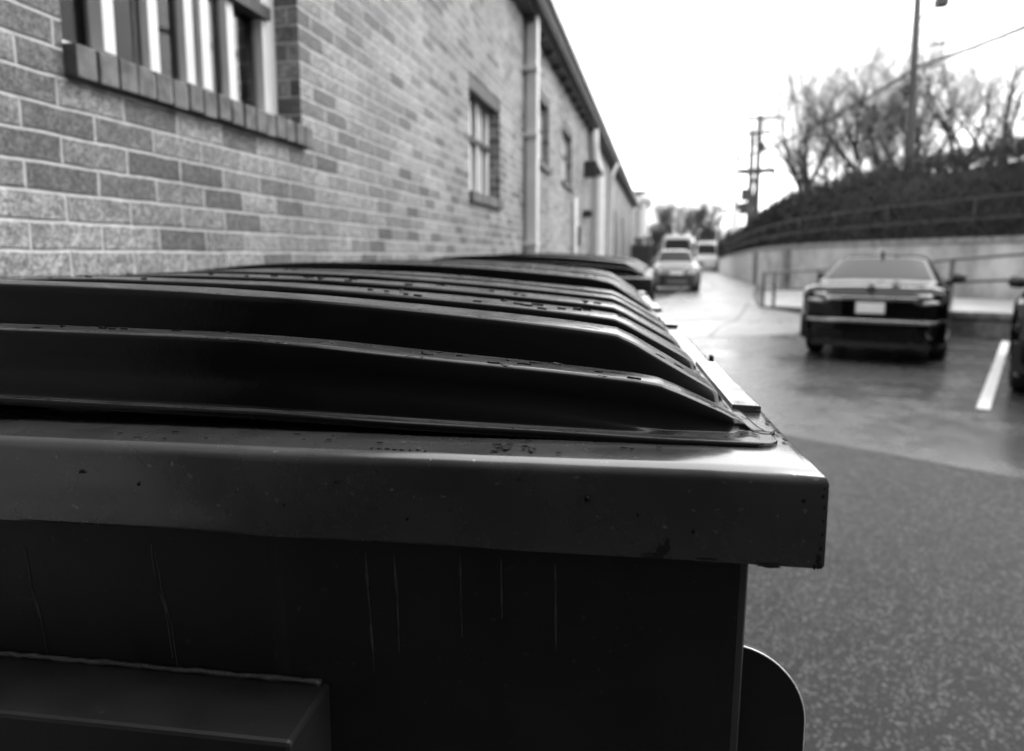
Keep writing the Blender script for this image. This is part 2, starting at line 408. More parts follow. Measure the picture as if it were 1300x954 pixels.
for wi, (y0,y1,z0,z1) in enumerate(wins):
    fx = WX-.095
    fr = MB(); fr.box(fx-.05, y0, z1-.05, fx, y1, z1); fr.box(fx-.05, y0, z0, fx, y1, z0+.03)
    fr.box(fx-.05, y0, z0+.03, fx, y0+.05, z1-.05); fr.box(fx-.05, y1-.09, z0+.03, fx, y1, z1-.05)
    frame = fix(fr.build('window_frame', M['white_paint'], bld, bevel=.004), bld, OFF)
    n = 5; wd = (y1-y0-.14)/n
    for i in range(1, n):
        c = y0+.05+i*wd
        tk = .028 if wi else .021
        mu = MB()
        if wi == 0 and i == 3:
            mu.box(fx-.045, c-.050, z0+.032, fx-.004, c-.008, z1-.052); fix(mu.build('mullion', M['white_paint'], frame, bevel=.003), bld, OFF); mu = MB(); mu.box(fx-.045, c+.006, z0+.032, fx+.012, c+.050, z1-.052)
        else: mu.box(fx-.045, c-tk, z0+.032, fx-.004+.016*(i % 2), c+tk, z1-.052)
        fix(mu.build('mullion', M['white_paint'], frame, bevel=.003), bld, OFF)
    cr = MB(); zc = 2.335 if wi < 2 else (z0+z1)/2
    ya = y0+.05 if wi else y1-.30
    cr.box(fx-.040, ya, zc-.022, fx+.02, y1-.06, zc+.022)
    fix(cr.build('crossbar', M['dark_steel'], frame), bld, OFF)
    gm = MB(); gm.box(fx-.034, y0+.02, z0+.02, fx-.030, y1-.04, z1-.02)
    fix(gm.build('pane', M['glass'], frame), bld, OFF)
    cu = MB(); cx = fx-.10
    if wi == 0: spans = [(1.85,1.90),(2.13,2.22),(2.26,2.36)]
    else: spans = [(y0, y1)]
    for (a_, b_) in spans:
        k = max(3, int((b_-a_)/.02))
        for i in range(k):
            ya, yb = a_+(b_-a_)*i/k, a_+(b_-a_)*(i+1)/k
            xa = cx+.008*math.sin(i*1.9); xb = cx+.008*math.sin((i+1)*1.9)
            cu.add([(xa,ya,z0),(xb,yb,z0),(xb,yb,z1),(xa,ya,z1)], [(0,1,2,3)])
    fix(cu.build('curtain', M['curtain'] if wi == 0 else M['white_paint'], frame), bld, OFF)
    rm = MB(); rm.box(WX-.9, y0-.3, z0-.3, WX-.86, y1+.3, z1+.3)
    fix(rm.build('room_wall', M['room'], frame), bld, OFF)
    li = MB(); li.box(WX-.094, y0+.002, z1-(.10 if wi else .03), WX-.006, y1-.002, z1-.002)
    fix(li.build('lintel', M['dark_steel'], bld), bld, OFF)
    # rowlock brick sill
    sl = MB(); n = round((y1-y0+.03)/.0665); st = (y1-y0+.03)/n
    for i in range(n):
        a_ = y0+.002+i*st; j = random.uniform(-.004,.004); k = random.uniform(-.003,.003)
        x0, x1 = WX-.094, WX+.036+j
        zt, zb = z0+k, z0-.088+k
        pts = [(x0,zb+.012),(x1,zb),(x1,zt-.012),(x0,zt)]
        sl.prism(pts, 'y', a_, a_+st-.008)
    sill = fix(sl.build('sill', M['brick_dark'], bld, bevel=.004), bld, OFF)
    mo = MB(); mo.prism([(WX-.09,z0-.082),(WX+.027,z0-.082),(WX+.027,z0-.020),(WX-.09,z0-.006)], 'y', y0+.003, y1+.026)
    fix(mo.build('sill_mortar', M['mortar'], sill), bld, OFF)
# downpipes
def pipe_box(name, yc, x_out, wy, z0, z1, mat=M['white_paint']):
    mb = MB(); mb.box(WX+.02, yc-wy/2, z0, WX+x_out, yc+wy/2, z1)
    p = fix(mb.build(name, mat, bld, bevel=.012), bld, OFF)
    for zz in (.5, 1.55, 2.62, 3.25):
        st = MB(); st.box(WX+.003, yc-wy/2-.03, zz, WX+x_out+.006, yc+wy/2+.03, zz+.04)
        fix(st.build('pipe_strap', mat, p), bld, OFF)
    return p
pipe_box('downpipe', 6.9, .135, .12, .05, EZ-.03)
p = pipe_box('downpipe', 18.0, .14, .12, .05, 3.35)
mb = MB(); mb.tube([(WX+.08,18.0,3.32),(WX+.09,18.0,3.5),(WX+.16,18.1,3.72),(WX+.2,18.15,3.8)], .055, 10)
fix(mb.build('swan_neck', M['white_paint'], p, smooth=True), bld, OFF)
# white wrapped flue with elbow under the eave
mb = MB(); mb.tube([(WX+.16,13.3,.05),(WX+.16,13.3,2.95)], .115, 20)
fl = fix(mb.build('flue_pipe', M['white_paint'], bld, auto=40), bld, OFF)
mb = MB(); mb.tube([(WX+.16,13.3,2.94),(WX+.14,13.25,3.1),(WX+.10,13.2,3.25),(WX+.08,13.1,3.5),(WX+.08,12.95,3.76)], [.12,.115,.10,.10,.10], 14)
fix(mb.build('flue_elbow', M['white_paint'], fl, smooth=True), bld, OFF)
mb = MB(); mb.box(WX+.003, 12.25, 2.83, WX+.22, 12.55, 3.10); mb.prism([(WX+.22,2.86),(WX+.32,2.9),(WX+.22,3.08)], 'y', 12.28, 12.52)
fix(mb.build('wall_light', M['dark_steel'], bld, bevel=.01), bld, OFF)
mb = MB(); mb.box(WX+.003, 12.15, 2.13, WX+.16, 12.5, 2.24); fix(mb.build('porch_lamp', M['dark_steel'], bld), bld, OFF)
mb = MB(); mb.box(WX+.003, 11.1, 1.62, WX+.08, 11.28, 1.92)
fix(mb.build('meter_box', M['dark_steel'], bld), bld, OFF)
mb = MB(); mb.tube([(WX+.05,10.65,.1),(WX+.05,10.65,2.33)], .035, 8)
fix(mb.build('conduit', M['old_white'], bld, smooth=True), bld, OFF)
for (ya, yb) in ((20.3,22.2),(24.5,26.4)):
    mb = MB(); mb.box(WX-.02, ya, .02, WX+.04, yb, 2.75); dr = fix(mb.build('door', M['rail'], bld), bld, OFF)
    mb = MB(); mb.box(WX+.042, yb-.25, 1.0, WX+.09, yb-.13, 1.05); fix(mb.build('door_handle', M['chrome'], dr), bld, OFF)

# added, unseen dark block behind the camera, keeps sky light off near faces
an = empty('sky_blocker', 'added black block behind the camera that keeps sky light off the near faces', 'building', (2, -3.9, 0))
MB().box(-3.358,-4,0,9,2.6,9.2).build('wall', M['dark_steel'], an)
MB().box(-3.35,-4.15,9.202,9.15,2.8,9.4).build('roof', M['roofing'], an)
MB().box(1.5,2.602,.02,2.5,2.66,2.1).build('door', M['dark_steel'], an)

# white duct standing at the building's far corner
tk = empty('ventilation_duct', 'tall white ventilation duct with bent top at the far corner of the brick building', 'duct', (-1.02,33.7,0))
MB().tube([(0,0,0),(0,0,3.6)], .26, 24).build('duct_body', M['white_paint'], tk, auto=40)
MB().tube([(0,0,3.55),(0,0,3.9),(.08,-.1,4.1),(.22,-.2,4.2),(.38,-.3,4.12),(.42,-.32,3.9)], .17, 16).build('duct_bend', M['white_paint'], tk, smooth=True)
MB().tube([(0,0,2.2),(0,0,2.3)], .28, 24).build('duct_band', M['rail'], tk)
# pale building beyond
pb = empty('rendered_building', 'pale flat roofed building standing beyond the brick one', 'building', (-4.0, 44, 0))
MB().box(-5,-5,0,3.0,8,4.85).build('wall', M['white_wall'], pb)
MB().box(-5.15,-5.15,4.852,3.15,8.15,5.0).build('roof', M['soffit'], pb, bevel=.02)
for yy in (-3.2, 0, 3.2): MB().box(3.002, yy-.5, 1.4, 3.05, yy+.5, 2.8).build('window', M['car_glass'], pb)
MB().box(1.2, -5.05, 1.4, 2.2, -5.002, 2.8).build('window', M['car_glass'], pb)

# ------------------------------------------------------------------ dumpsters
A = R(12.2-7.95)
VP0 = Vector((-math.sin(A), math.cos(A), 0)); QP0 = Vector((math.cos(A), math.sin(A), 0))
QC, VC = -.52, 1.34
def interp(tab, x):
    if x <= tab[0][0]: return tab[0][1]
    for (a, fa), (b, fb) in zip(tab, tab[1:]):
        if x <= b:
            t = (x-a)/(b-a); return fa+(fb-fa)*t
    return tab[-1][1]
# ridge height below the camera, against q (q grows towards the lot)
def sstep(a, b, x):
    t = max(0, min(1, (x-a)/(b-a))); return t*t*(3-2*t)
RT = [(-1.16,.112),(-1.10,.105),(-1.02,.062),(-.9,.043),(-.78,.031),(-.68,.026),(-.58,.0235),(-.46,.026),(-.35,.030),(-.24,.036),(-.17,.042),(-.08,.0505),(-.03,.0555),(-.005,.0585),(.008,.0605),(.022,.0665),(.05,.082),(.075,.0965),(.087,.1045),(.0925,.1095),(.0965,.1165),(.12,.1175)]
R1 = [(-1.16,.112),(-1.10,.107),(-1.02,.085),(-.9,.068),(-.78,.058),(-.58,.052),(-.44,.054),(-.38,.055),(-.28,.058),(-.2,.063),(-.035,.0765),(.02,.0815),(.036,.0840),(.05,.0895),(.075,.101),(.088,.108),(.094,.1125),(.098,.1175),(.12,.118)]
BT = [(-1.16,.112),(-.9,.094),(-.55,.086),(-.2,.094),(-.05,.104),(.04,.1155),(.12,.1172)]
ET = [(-1.16,.110),(-.44,.1035),(-.14,.1115),(.05,.1168),(.12,.118)]
def make_lid(v0, v1, raise_=0, first=False, seed=0):
    """one ribbed lid between v0 and v1: rows follow the crisp rib profile, columns follow q"""
    rnd = random.Random(seed)
    # profile rows: (v, height fraction, rib index or -1, narrowing sign, table)
    rows = [(v0, 0, 'E', 0, 0), (v0+.0012, 0, 'F', 0, 0), (v0+.004, 0, 'F', 0, 0), (v0+.010, 0, 'F', 0, 0)]
    def rib(a, b, tab, near, far, of):
        c = (a+b)/2
        R_ = []
        for dv, h in ((-near-.0015, 0), (-near, .012), (-near+.0015, .06), (-near*.5, .5), (-.0030, .90), (-.0016, .965), (0, .992), (.003, 1)):
            R_.append((a+dv, h, tab, 1, of))
        R_.append((c, 1, tab, 0, of))
        for dv, h in ((-.003, 1), (0, .992), (.0016, .965), (.0030, .90), (far*.5, .5), (far-.0015, .06), (far, .012), (far+.0015, 0)):
            R_.append((b+dv, h, tab, -1, of))
        return R_
    if first: rows += rib(v0+.018, v0+.048, R1, .0055, .010, 0); vv = v0+.088
    else: rows += rib(v0+.024, v0+.078, RT, .008, .010, 0); vv = v0+.170
    while vv+.07 < v1-.02:
        b = vv+(.056 if first and vv < v0+.1 else .070)
        rows += rib(vv, b, RT, .012, .013, rnd.uniform(-.0015,.0015)); vv += .152
    rows += [(v1-.010, 0, 'F', 0, 0), (v1-.003, 0, 'F', 0, 0), (v1, 0, 'G', 0, 0)]
    dense = [RT[i][0] for i in range(4, len(RT))] + [p[0] for p in R1[10:]]
    qs = sorted(set([-1.15+.05*i for i in range(20)] + [-.16+.02*i for i in range(8)] + [.0+.004*i for i in range(26)] + [.1025,.106,.109,.111]))
    def edge(v):
        t = v-v0; u = v1-v
        tab = [(0,.094),(.003,.1035),(.008,.109),(.016,.1125),(.024,.1125),(.05,.107),(.085,.100),(.13,.0975),(v1-v0-.05,.0975),(v1-v0-.01,.097),(v1-v0-.003,.093),(v1-v0,.088)] if first else \
              [(0,.088),(.003,.094),(.01,.099),(.05,.0985),(v1-v0-.08,.0985),(v1-v0-.02,.103),(v1-v0-.004,.098),(v1-v0,.09)]
        return interp(tab, t)
    mb = MB(); out = []
    for (v, h, tab, sg, of) in rows:
        row = []; eq = edge(v)
        for q in qs:
            dn = .0012*mnoise.noise(Vector((q*6, v*7, seed)))
            base = interp(BT, q) - raise_*.5*sstep(.1, 0, q)
            if isinstance(tab, str):
                w_ = 1 if first else .4
                z = interp(ET, q) - (0 if first else raise_*.6*sstep(.1,0,q))
                if tab in 'EG': z += .005
                vv_ = v
            else:
                zt = interp(tab, q) + of*sstep(.08, 0, q)*sstep(-1.16,-1.05,q) - raise_*sstep(.09,-.05,q)
                lo = max(base, zt) if tab is RT else max(interp(ET, q)-.002 if h == 0 and sg == 1 else base, zt)
                z = lo+(min(zt, lo)-lo)*h
                e = sstep(.02, .097, q)
                vv_ = v + sg*e*.006 + (e*.006*(q > .085)*sg)
            # compress columns beyond .09 so that the last one lies on the lid's edge
            qq = q if q <= .084 else .084+(q-.084)/(.111-.084)*(eq-.084)
            row.append((qq-QC, vv_-VC, H-z+dn*sstep(.1,.02,q)))
        out.append(row)
    n = len(qs)
    mb.v = [p for r in out for p in r]
    mb.f = [(i*n+j, i*n+j+1, (i+1)*n+j+1, (i+1)*n+j) for i in range(len(out)-1) for j in range(n-1)]
    return mb
def rim_ring(v0, v1, q0, q1):
    pass
def make_dumpster(label, loc, rz, dz=0, full=True):
    d = empty('dumpster', label, 'dumpster', loc, rz, 'steel dumpsters beside the brick wall')
    def q(x): return x-QC
    def v(y): return y-VC
    V0, V1, Q0, Q1 = .392, 2.30, -1.19, .1245
    zt, zb = H-.1205, H-.1785
    # body shell, slightly tapering
    mb = MB()
    def ring(z, a): return [(q(Q0)+.03+a, v(V0)+.0225+a, z), (q(Q1)-.0345-a, v(V0)+.0225+a, z), (q(Q1)-.0345-a, v(V1)-.033-a, z), (q(Q0)+.03+a, v(V1)-.033-a, z)]
    r = [ring(zb-.0, 0), ring(.62, .008), ring(.16, .03)]
    vs = sum(r, []); fs = []
    for k in range(2):
        for i in range(4): fs.append((k*4+i, k*4+(i+1) % 4, (k+1)*4+(i+1) % 4, (k+1)*4+i))
    fs.append((8,11,10,9))
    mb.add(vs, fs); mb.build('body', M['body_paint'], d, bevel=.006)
    # rim: four boxes butted end to end, bevelled edge
    zr = H-.130
    mb = MB()
    o = [(q(Q0),v(V0)),(q(Q1),v(V0)),(q(Q1),v(V1)),(q(Q0),v(V1))]
    i_ = [(q(Q0)+.075,v(V0)+.075),(q(Q1)-.075,v(V0)+.075),(q(Q1)-.075,v(V1)-.075),(q(Q0)+.075,v(V1)-.075)]
    NS = 40
    def seg(a, b, n): return [tuple(a[k]+(b[k]-a[k])*t/n for k in (0,1)) for t in range(n)]
    oo = []; ii = []
    for k in range(4):
        oo += seg(o[k], o[(k+1) % 4], NS); ii += seg(i_[k], i_[(k+1) % 4], NS)
    n = len(oo)
    # small dents of the pressed rim
    def dent(p, s): return .0012*mnoise.noise(Vector((p[0]*7, p[1]*7, s))) + .0008*mnoise.noise(Vector((p[0]*23, p[1]*23, s)))
    cor = Vector((q((Q0+Q1)/2), v((V0+V1)/2)))
    def push(p, a):
        return p[0]+(a if abs(p[0]-q(Q1)) < .002 else (-a if abs(p[0]-q(Q0)) < .002 else 0)), p[1]+(a if abs(p[1]-v(V1)) < .002 else (-a if abs(p[1]-v(V0)) < .002 else 0))
    levels = [(ii, zt-.012, 0), (ii, zt+.0, 0), ('o', zt+.0002, -.0085), ('o', zt-.0004, -.0058), ('o', zt-.0018, -.0031), ('o', zt-.0040, -.0011), ('o', zt-.0066, -.0001), ('o', zt-.0085, 0), ('o', zb+.0035, 0), ('o', zb+.001, -.0008), ('o', zb, -.003), ('oi', zb, -.03)]
    for li, (base, z, a) in enumerate(levels):
        for k in range(n):
            if base is ii: x, y = ii[k]; zz = z + (dent(ii[k], 1) if li else 0)
            else:
                x, y = push(oo[k], a + dent(oo[k], li*.3))
                zz = z+dent(oo[k], 5)
            mb.v.append((x, y, zz))
    for li in range(len(levels)-1):
        for k in range(n):
            mb.f.append((li*n+k, li*n+(k+1) % n, (li+1)*n+(k+1) % n, (li+1)*n+k))
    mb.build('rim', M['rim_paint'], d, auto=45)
    # lids
    for (a, b, rs, fi, sd_) in ((.437,1.345,0,True,1),(1.362,2.25,.011,False,2)):
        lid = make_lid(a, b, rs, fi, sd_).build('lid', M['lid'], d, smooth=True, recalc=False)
        md = lid.modifiers.new('thick', 'SOLIDIFY'); md.thickness = .0035; md.offset = -1
        # hinge barrel behind the lid
        MB().tube([(q(-1.165), v(a)+.03, H-.108), (q(-1.165), v(b)-.03, H-.108)], .012, 10).build('hinge', M['dark_steel'], lid, smooth=True)
    # raised wear plates on the lot-side rim
    for (a, b) in ((.535,.76),(1.175,1.33),(1.52,1.70),(2.16,2.28)):
        mb = MB(); m = 12
        top = []
        for i in range(m+1):
            t = a+(b-a)*i/m
            zz = H-.1140+.0015*mnoise.noise(Vector((t*22,0,2)))
            top.append(((q(.097), v(t), zz), (q(.1185)+.0012*mnoise.noise(Vector((t*30,4,2))), v(t), zz-.0008)))
        vs = []
        for (l, r_) in top: vs += [l, r_, (r_[0],r_[1],H-.1205), (l[0],l[1],H-.1205)]
        fs = [(0,3,2,1), (4*m,4*m+1,4*m+2,4*m+3)]
        for i in range(m):
            for j in range(4): fs.append((4*i+j, 4*i+(j+1) % 4, 4*i+4+(j+1) % 4, 4*i+4+j))
        mb.add(vs, fs); mb.build('rim_plate', M['rim_paint'], d, bevel=.0012)
    # fork pocket welded along both end faces, with a weld bead
    for s in (0, 1):
        yy0, yy1 = (v(V0)-.035, v(V0)+.026) if s == 0 else (v(V1)-.037, v(V1)+.03)
        z1, z0 = H-.292, H-.292-.16
        mb = MB()
        mb.box(q(Q0)+.05, yy0, z0, q(-.185), yy1, z1)
        pk = mb.build('fork_pocket', M['pocket_paint'], d, bevel=.003)
        yb = v(V0)+.0235 if s == 0 else v(V1)-.034
        rnd = random.Random(5+s); m = 150
        pts = [(q(Q0)+.06+(q(-.19)-q(Q0)-.06)*i/m, yb-(.002 if s == 0 else -.002), z1+.001+.0012*rnd.random()) for i in range(m+1)]
        MB().tube(pts, [.0016+.0016*max(0,mnoise.noise(Vector((k_*.35,s,0))))+.0008*rnd.random() for k_ in range(m+1)], 6).build('weld_bead', M['weld'], pk, smooth=True)
        # black rounded pocket guard at the lot side, with a pale line along its edge
        cx, cz, rr = q(.080), H-.249-.050, .050
        arc = [(cx+rr*math.cos(t), cz+rr*math.sin(t)) for t in [PI/2*(1-i/20) for i in range(21)]]
        poly = [(cx, cz-.2)] + [(cx, cz+rr)] + arc[1:] + [(cx+rr, cz-.2)]
        yg = v(V0)+.036 if s == 0 else v(V1)-.052
        MB().prism(poly, 'y', yg, yg+.006).build('pocket_guard', M['black_plastic'], d)
        MB().tube([(a_, yg+.001, b_) for a_, b_ in [(cx, cz+rr)]+arc[1:]+[(cx+rr, cz-.2)]], .0011, 6).build('guard_edge', M['pale_edge'], d, smooth=True)
    # stiffening ribs on the lot side and short feet
    for vv in (.9, 1.34, 1.8):
        MB().box(q(.085), v(vv)-.03, .3, q(.108), v(vv)+.03, zb-.02).build('side_rib', M['body_paint'], d, bevel=.004)
    for x_, y_ in ((q(Q0)+.12,v(V0)+.12),(q(Q1)-.16,v(V0)+.12),(q(Q1)-.16,v(V1)-.12),(q(Q0)+.12,v(V1)-.12)):
        MB().box(x_-.06,y_-.06,0,x_+.06,y_+.06,.17).build('foot', M['dark_steel'], d, bevel=.004)
    return d
loc1 = QP0*QC + VP0*VC
d1 = make_dumpster('nearest steel dumpster with wet ribbed black lids and chipped grey rim', loc1, A)
# chips and scuff marks on the near rim of the first dumpster
zt = H-.1205
rnd = random.Random(3)
def flake(x, y, z, w, h, nrm='z', n=9, thick=.0006, mat='chip', name='paint_chip'):
    mb = MB(); pts = []
    for i in range(n):
        t = 2*PI*i/n; r_ = rnd.uniform(.5, 1.15)
        pts.append((w/2*r_*math.cos(t), h/2*r_*math.sin(t)))
    if nrm == 'z': lo = [(x+a, y+b, z) for a,b in pts]; hi = [(x+a, y+b, z+thick) for a,b in pts]
    else: lo = [(x+a, y, z+b) for a,b in pts]; hi = [(x+a, y-thick, z+b) for a,b in pts]
    m = len(pts)
    mb.add(lo+hi, [tuple(range(m)), tuple(range(m,2*m))]+[(i,(i+1)%m,m+(i+1)%m,m+i) for i in range(m)])
    return mb.build(name, M[mat], d1)
for (x, cnt) in ((-.064, 8), (-.048, 6)):
    for i in range(cnt): flake(x-QC+rnd.uniform(-.005,.005), rnd.uniform(.405,.422)-VC, zt+.0008, rnd.uniform(.002,.006), rnd.uniform(.002,.007))
for i in range(8): flake(-.145+i*.005-QC, .4005-VC+rnd.uniform(-.001,.001), zt+.0004, rnd.uniform(.0015,.004), .0014)
for i in range(16): flake(rnd.uniform(-.4,.12)-QC, rnd.uniform(.402,.432)-VC, zt+.0010, rnd.uniform(.001,.006), rnd.uniform(.0006,.002))
for (x, z, w_, h_) in ((.034,-.1725,.008,.007),(.037,-.1690,.004,.010),(.028,-.1760,.014,.003),(.06,-.1772,.012,.002),(.095,-.1775,.018,.0025),(-.165,-.1395,.005,.002),(-.05,-.1325,.002,.003),(.112,-.1375,.003,.004),(-.34,-.141,.006,.003)):
    flake(x-QC, .3918-VC, H+z, w_, h_, 'y', n=13)
for (x, z, w_) in ((.1228,-.130,.002),(.1222,-.1345,.003),(.1232,-.141,.0022),(.1232,-.149,.0018),(.1230,-.157,.002),(.1226,-.165,.003),(.1215,-.172,.005),(.1222,-.1755,.004),(.1195,-.1765,.003)):
    flake(x-QC, .3918-VC, H+z, w_*.8, w_*1.3, 'y')
for yv in (.455,.475,.505,.79,.83,.97): flake(.1165-QC, yv-VC, zt+.0012, .003, .008)
flake(.119-QC, .80-VC, zt+.001, .006, .02, thick=.006)
# dried paint runs on the body
for pts in (((-.410,.208),(-.408,.24),(-.403,.262),(-.401,.291)), ((-.311,.199),(-.310,.226),(-.304,.245),(-.301,.283)), ((-.308,.205),(-.306,.23),(-.300,.26),(-.298,.29)),
            ((-.1560,.195),(-.1545,.23),(-.1525,.28)), ((-.1365,.195),(-.1350,.225),(-.1345,.265)), ((-.0920,.193),(-.0912,.25)), ((-.0650,.193),(-.0645,.235)), ((-.0300,.195),(-.0292,.255))):
    mb = MB(); n = 60; vs = []
    for i in range(n+1):
        f = i/n*(len(pts)-1); k = min(int(f), len(pts)-2); f -= k
        x = pts[k][0]+(pts[k+1][0]-pts[k][0])*f; z = pts[k][1]+(pts[k+1][1]-pts[k][1])*f
        wd = .0004+.0007*abs(mnoise.noise(Vector((x*90, z*45, 2))))*2*math.sin(PI*min(1, i/n*.9+.1))
        y = .4145+.0123*(z-.178)-.0003; x += .0005*mnoise.noise(Vector((z*60, x*30, 0)))
        vs += [(x-QC-wd, y-VC, H-z), (x-QC+wd, y-VC, H-z), (x-QC, y-VC-.00025, H-z)]
    mb.add(vs, [f_ for i in range(n) for f_ in ((3*i, 3*i+2, 3*i+5, 3*i+3), (3*i+2, 3*i+1, 3*i+4, 3*i+5))])
    mb.build('drip_run', M['drip'], d1, smooth=True, recalc=False)
# bare drops standing on the rim face
for (x, z, s_) in ((-.010,-.1405,.0016),(.052,-.158,.001),(-.3,-.146,.001),(-.2,-.155,.0009),(.02,-.15,.0008),(-.12,-.16,.0009)):
    me_ = []; mb = MB()
    for i in range(5):
        t = i/4; me_.append((x-QC, .3916-VC, H+z-t*s_*2.6))
    mb.tube(me_, [s_*.3, s_*.8, s_, s_*.9, s_*.3], 8)
    mb.build('water_drop', M['car_glass'], d1, smooth=True)
d2 = copy_thing(d1, (-.684, 3.93, .028), R(0.3), 'second steel dumpster standing behind the nearest one')

# wet leaf scraps and grit lying on the rib tops of the nearest dumpster
rnd = random.Random(23); mb = MB()
def rib_spots():
    out = [(.437+.018, .437+.048, R1, 0)]
    for v0, first, rs, v1 in ((.437, True, 0, 1.345), (1.362, False, .011, 2.25)):
        if not first: out.append((v0+.024, v0+.078, RT, rs))
        vv = v0+(.088 if first else .170)
        while vv+.07 < v1-.02:
            out.append((vv, vv+(.056 if first and vv < v0+.1 else .070), RT, rs)); vv += .152
    return out
for (a, b, tab, rs) in rib_spots():
    for _ in range(26 if a < .6 else 20):
        q = rnd.choice((rnd.uniform(-.45, .06), rnd.uniform(-.25, .02), rnd.uniform(-.9,0))); v = rnd.uniform(a+.003, b-.003)
        k = 1 if a < .6 else 1.5
        lx = rnd.uniform(.0012, .0048)*k; ly = rnd.uniform(.0006, .0018)*k; n = 9
        sl = (interp(tab, q+.01)-interp(tab, q-.01))/.02
        base = []
        for i in range(n):
            t = 2*PI*i/n; w_ = rnd.uniform(.45, 1.2); dq_ = lx*w_*math.cos(t); dv_ = ly*w_*math.sin(t)
            P_ = QP0*(q+dq_) + VP0*(v+dv_); zz = H - interp(tab, q) + rs*sstep(.09,-.05,q) - sl*dq_
            base.append((P_.x, P_.y, zz))
        mb.add([(x,y,z-.001) for x,y,z in base]+[(x,y,z+.0004+rnd.uniform(0,.0005)) for x,y,z in base], [tuple(range(n,2*n))]+[(i,(i+1)%n,n+(i+1)%n,n+i) for i in range(n)])
tag(mb.build('leaf_scraps', M['chip']), 'small wet leaf scraps and grit scattered over the black lid ribs', 'debris', kind='stuff')

# ------------------------------------------------------------------ retaining wall, bank, fence, hedge, ramp
WL = [(5.7,85),(5.55,78),(4.95,55),(4.72,42),(4.72,35),(4.95,30),(5.35,26.5),(6.3,22),(7.6,18.4),(8.9,14.5),(10.2,10),(11.5,4),(12,-4)]
def wtop(y): return 1.15+.75*sstep(78, 26, y)
def along(pts, step):
    out = []
    for a, b in zip(pts, pts[1:]):
        a = Vector(a); b = Vector(b); n = max(1, int((b-a).length/step))
        for i in range(n): out.append(a+(b-a)*i/n)
    out.append(Vector(pts[-1])); return out
rw = empty('retaining_wall', 'long pale concrete retaining wall below the dark hedge on the right', 'wall', (5,35,0))
ro = Vector((5,35,0))
pl = along(WL, 1.0)
mb = MB()
vs = []
for p in pl:
    z = wtop(p.y); vs += [(p.x,p.y,0),(p.x,p.y,z-.14),(p.x+.35,p.y+.05,z-.14),(p.x+.35,p.y+.05,0)]
fs = [(4*i+j, 4*i+j+1, 4*i+5+j, 4*i+4+j) for i in range(len(pl)-1) for j in range(3)]
mb.add(vs, fs); fix(mb.build('wall_face', M['concrete'], rw), rw, ro)
mb = MB(); vs = []
for p in pl:
    z = wtop(p.y); vs += [(p.x-.05,p.y,z-.138),(p.x-.05,p.y,z),(p.x+.42,p.y+.05,z),(p.x+.42,p.y+.05,z-.138)]
fs = [(4*i+j, 4*i+(j+1) % 4, 4*i+4+(j+1) % 4, 4*i+4+j) for i in range(len(pl)-1) for j in range(4)]
mb.add(vs, fs); fix(mb.build('coping', M['concrete_dark'], rw), rw, ro)
for (x, y) in ((4.70,36.5),(4.98,29.5)):
    mb = MB(); mb.box(x-.12, y-.4, 0, x+.1, y+.4, wtop(y)-.145); fix(mb.build('pier', M['concrete_dark'], rw), rw, ro)
# bank of earth behind the wall, rising to the right
mb = MB(); K = 14; vs = []
for p in pl:
    for k in range(K+1):
        t = k/K; dx = .4+t*t*60
        zz = wtop(p.y)-.05 + min(dx, 8)*.13 + .25*mnoise.noise(Vector((p.x+dx, p.y*.2, 0)))*min(1, dx)
        vs.append((p.x+dx, p.y+.05+dx*.15, zz))
n = K+1
mb.add(vs, [(i*n+k, i*n+k+1, (i+1)*n+k+1, (i+1)*n+k) for i in range(len(pl)-1) for k in range(K)])
struct(mb.build('bank_terrain', M['soil'], smooth=True))
# hedge
import array
HT = [(4,3.8),(10,3.85),(14,3.95),(18,4.1),(22,4.15),(26,4.05),(35,3.85),(48,3.1),(62,2.85),(78,2.65),(85,2.5)]
def hedge_top(y): return interp(HT, y)
hp = along([p for p in WL if p[1] > 2], .5)
hed = empty('hedge', 'long dark leafless hedge growing along the top of the retaining wall', 'hedge', (5.6,35,1.8))
ho = Vector((5.6,35,1.8))
mb = MB(); vs = []
for p in hp:
    zt_ = hedge_top(p.y)-.4; zb_ = wtop(p.y)+.0
    nn = .12*mnoise.noise(Vector((p.x*2, p.y*.8, 1)))
    vs += [(p.x+.55,p.y+.08,zb_-.05),(p.x+.62+nn,p.y+.08,zb_+(zt_-zb_)*.6),(p.x+1.0,p.y+.1,zt_+nn),(p.x+2.2,p.y+.25,zt_+nn),(p.x+2.8,p.y+.3,zb_)]
fs = [(5*i+j, 5*i+j+1, 5*i+6+j, 5*i+5+j) for i in range(len(hp)-1) for j in range(4)]
mb.add(vs, fs); fix(mb.build('hedge_core', M['leaf'], hed), hed, ho)
rnd = random.Random(11)
mb = MB(); V_ = mb.v; F_ = mb.f
segl = []; tot = 0
for a, b in zip(hp, hp[1:]):
    dist = max(8, a.y); wgt = (b-a).length/(dist*.05)**1.3; tot += wgt; segl.append((a, b, wgt))
NL = 110000
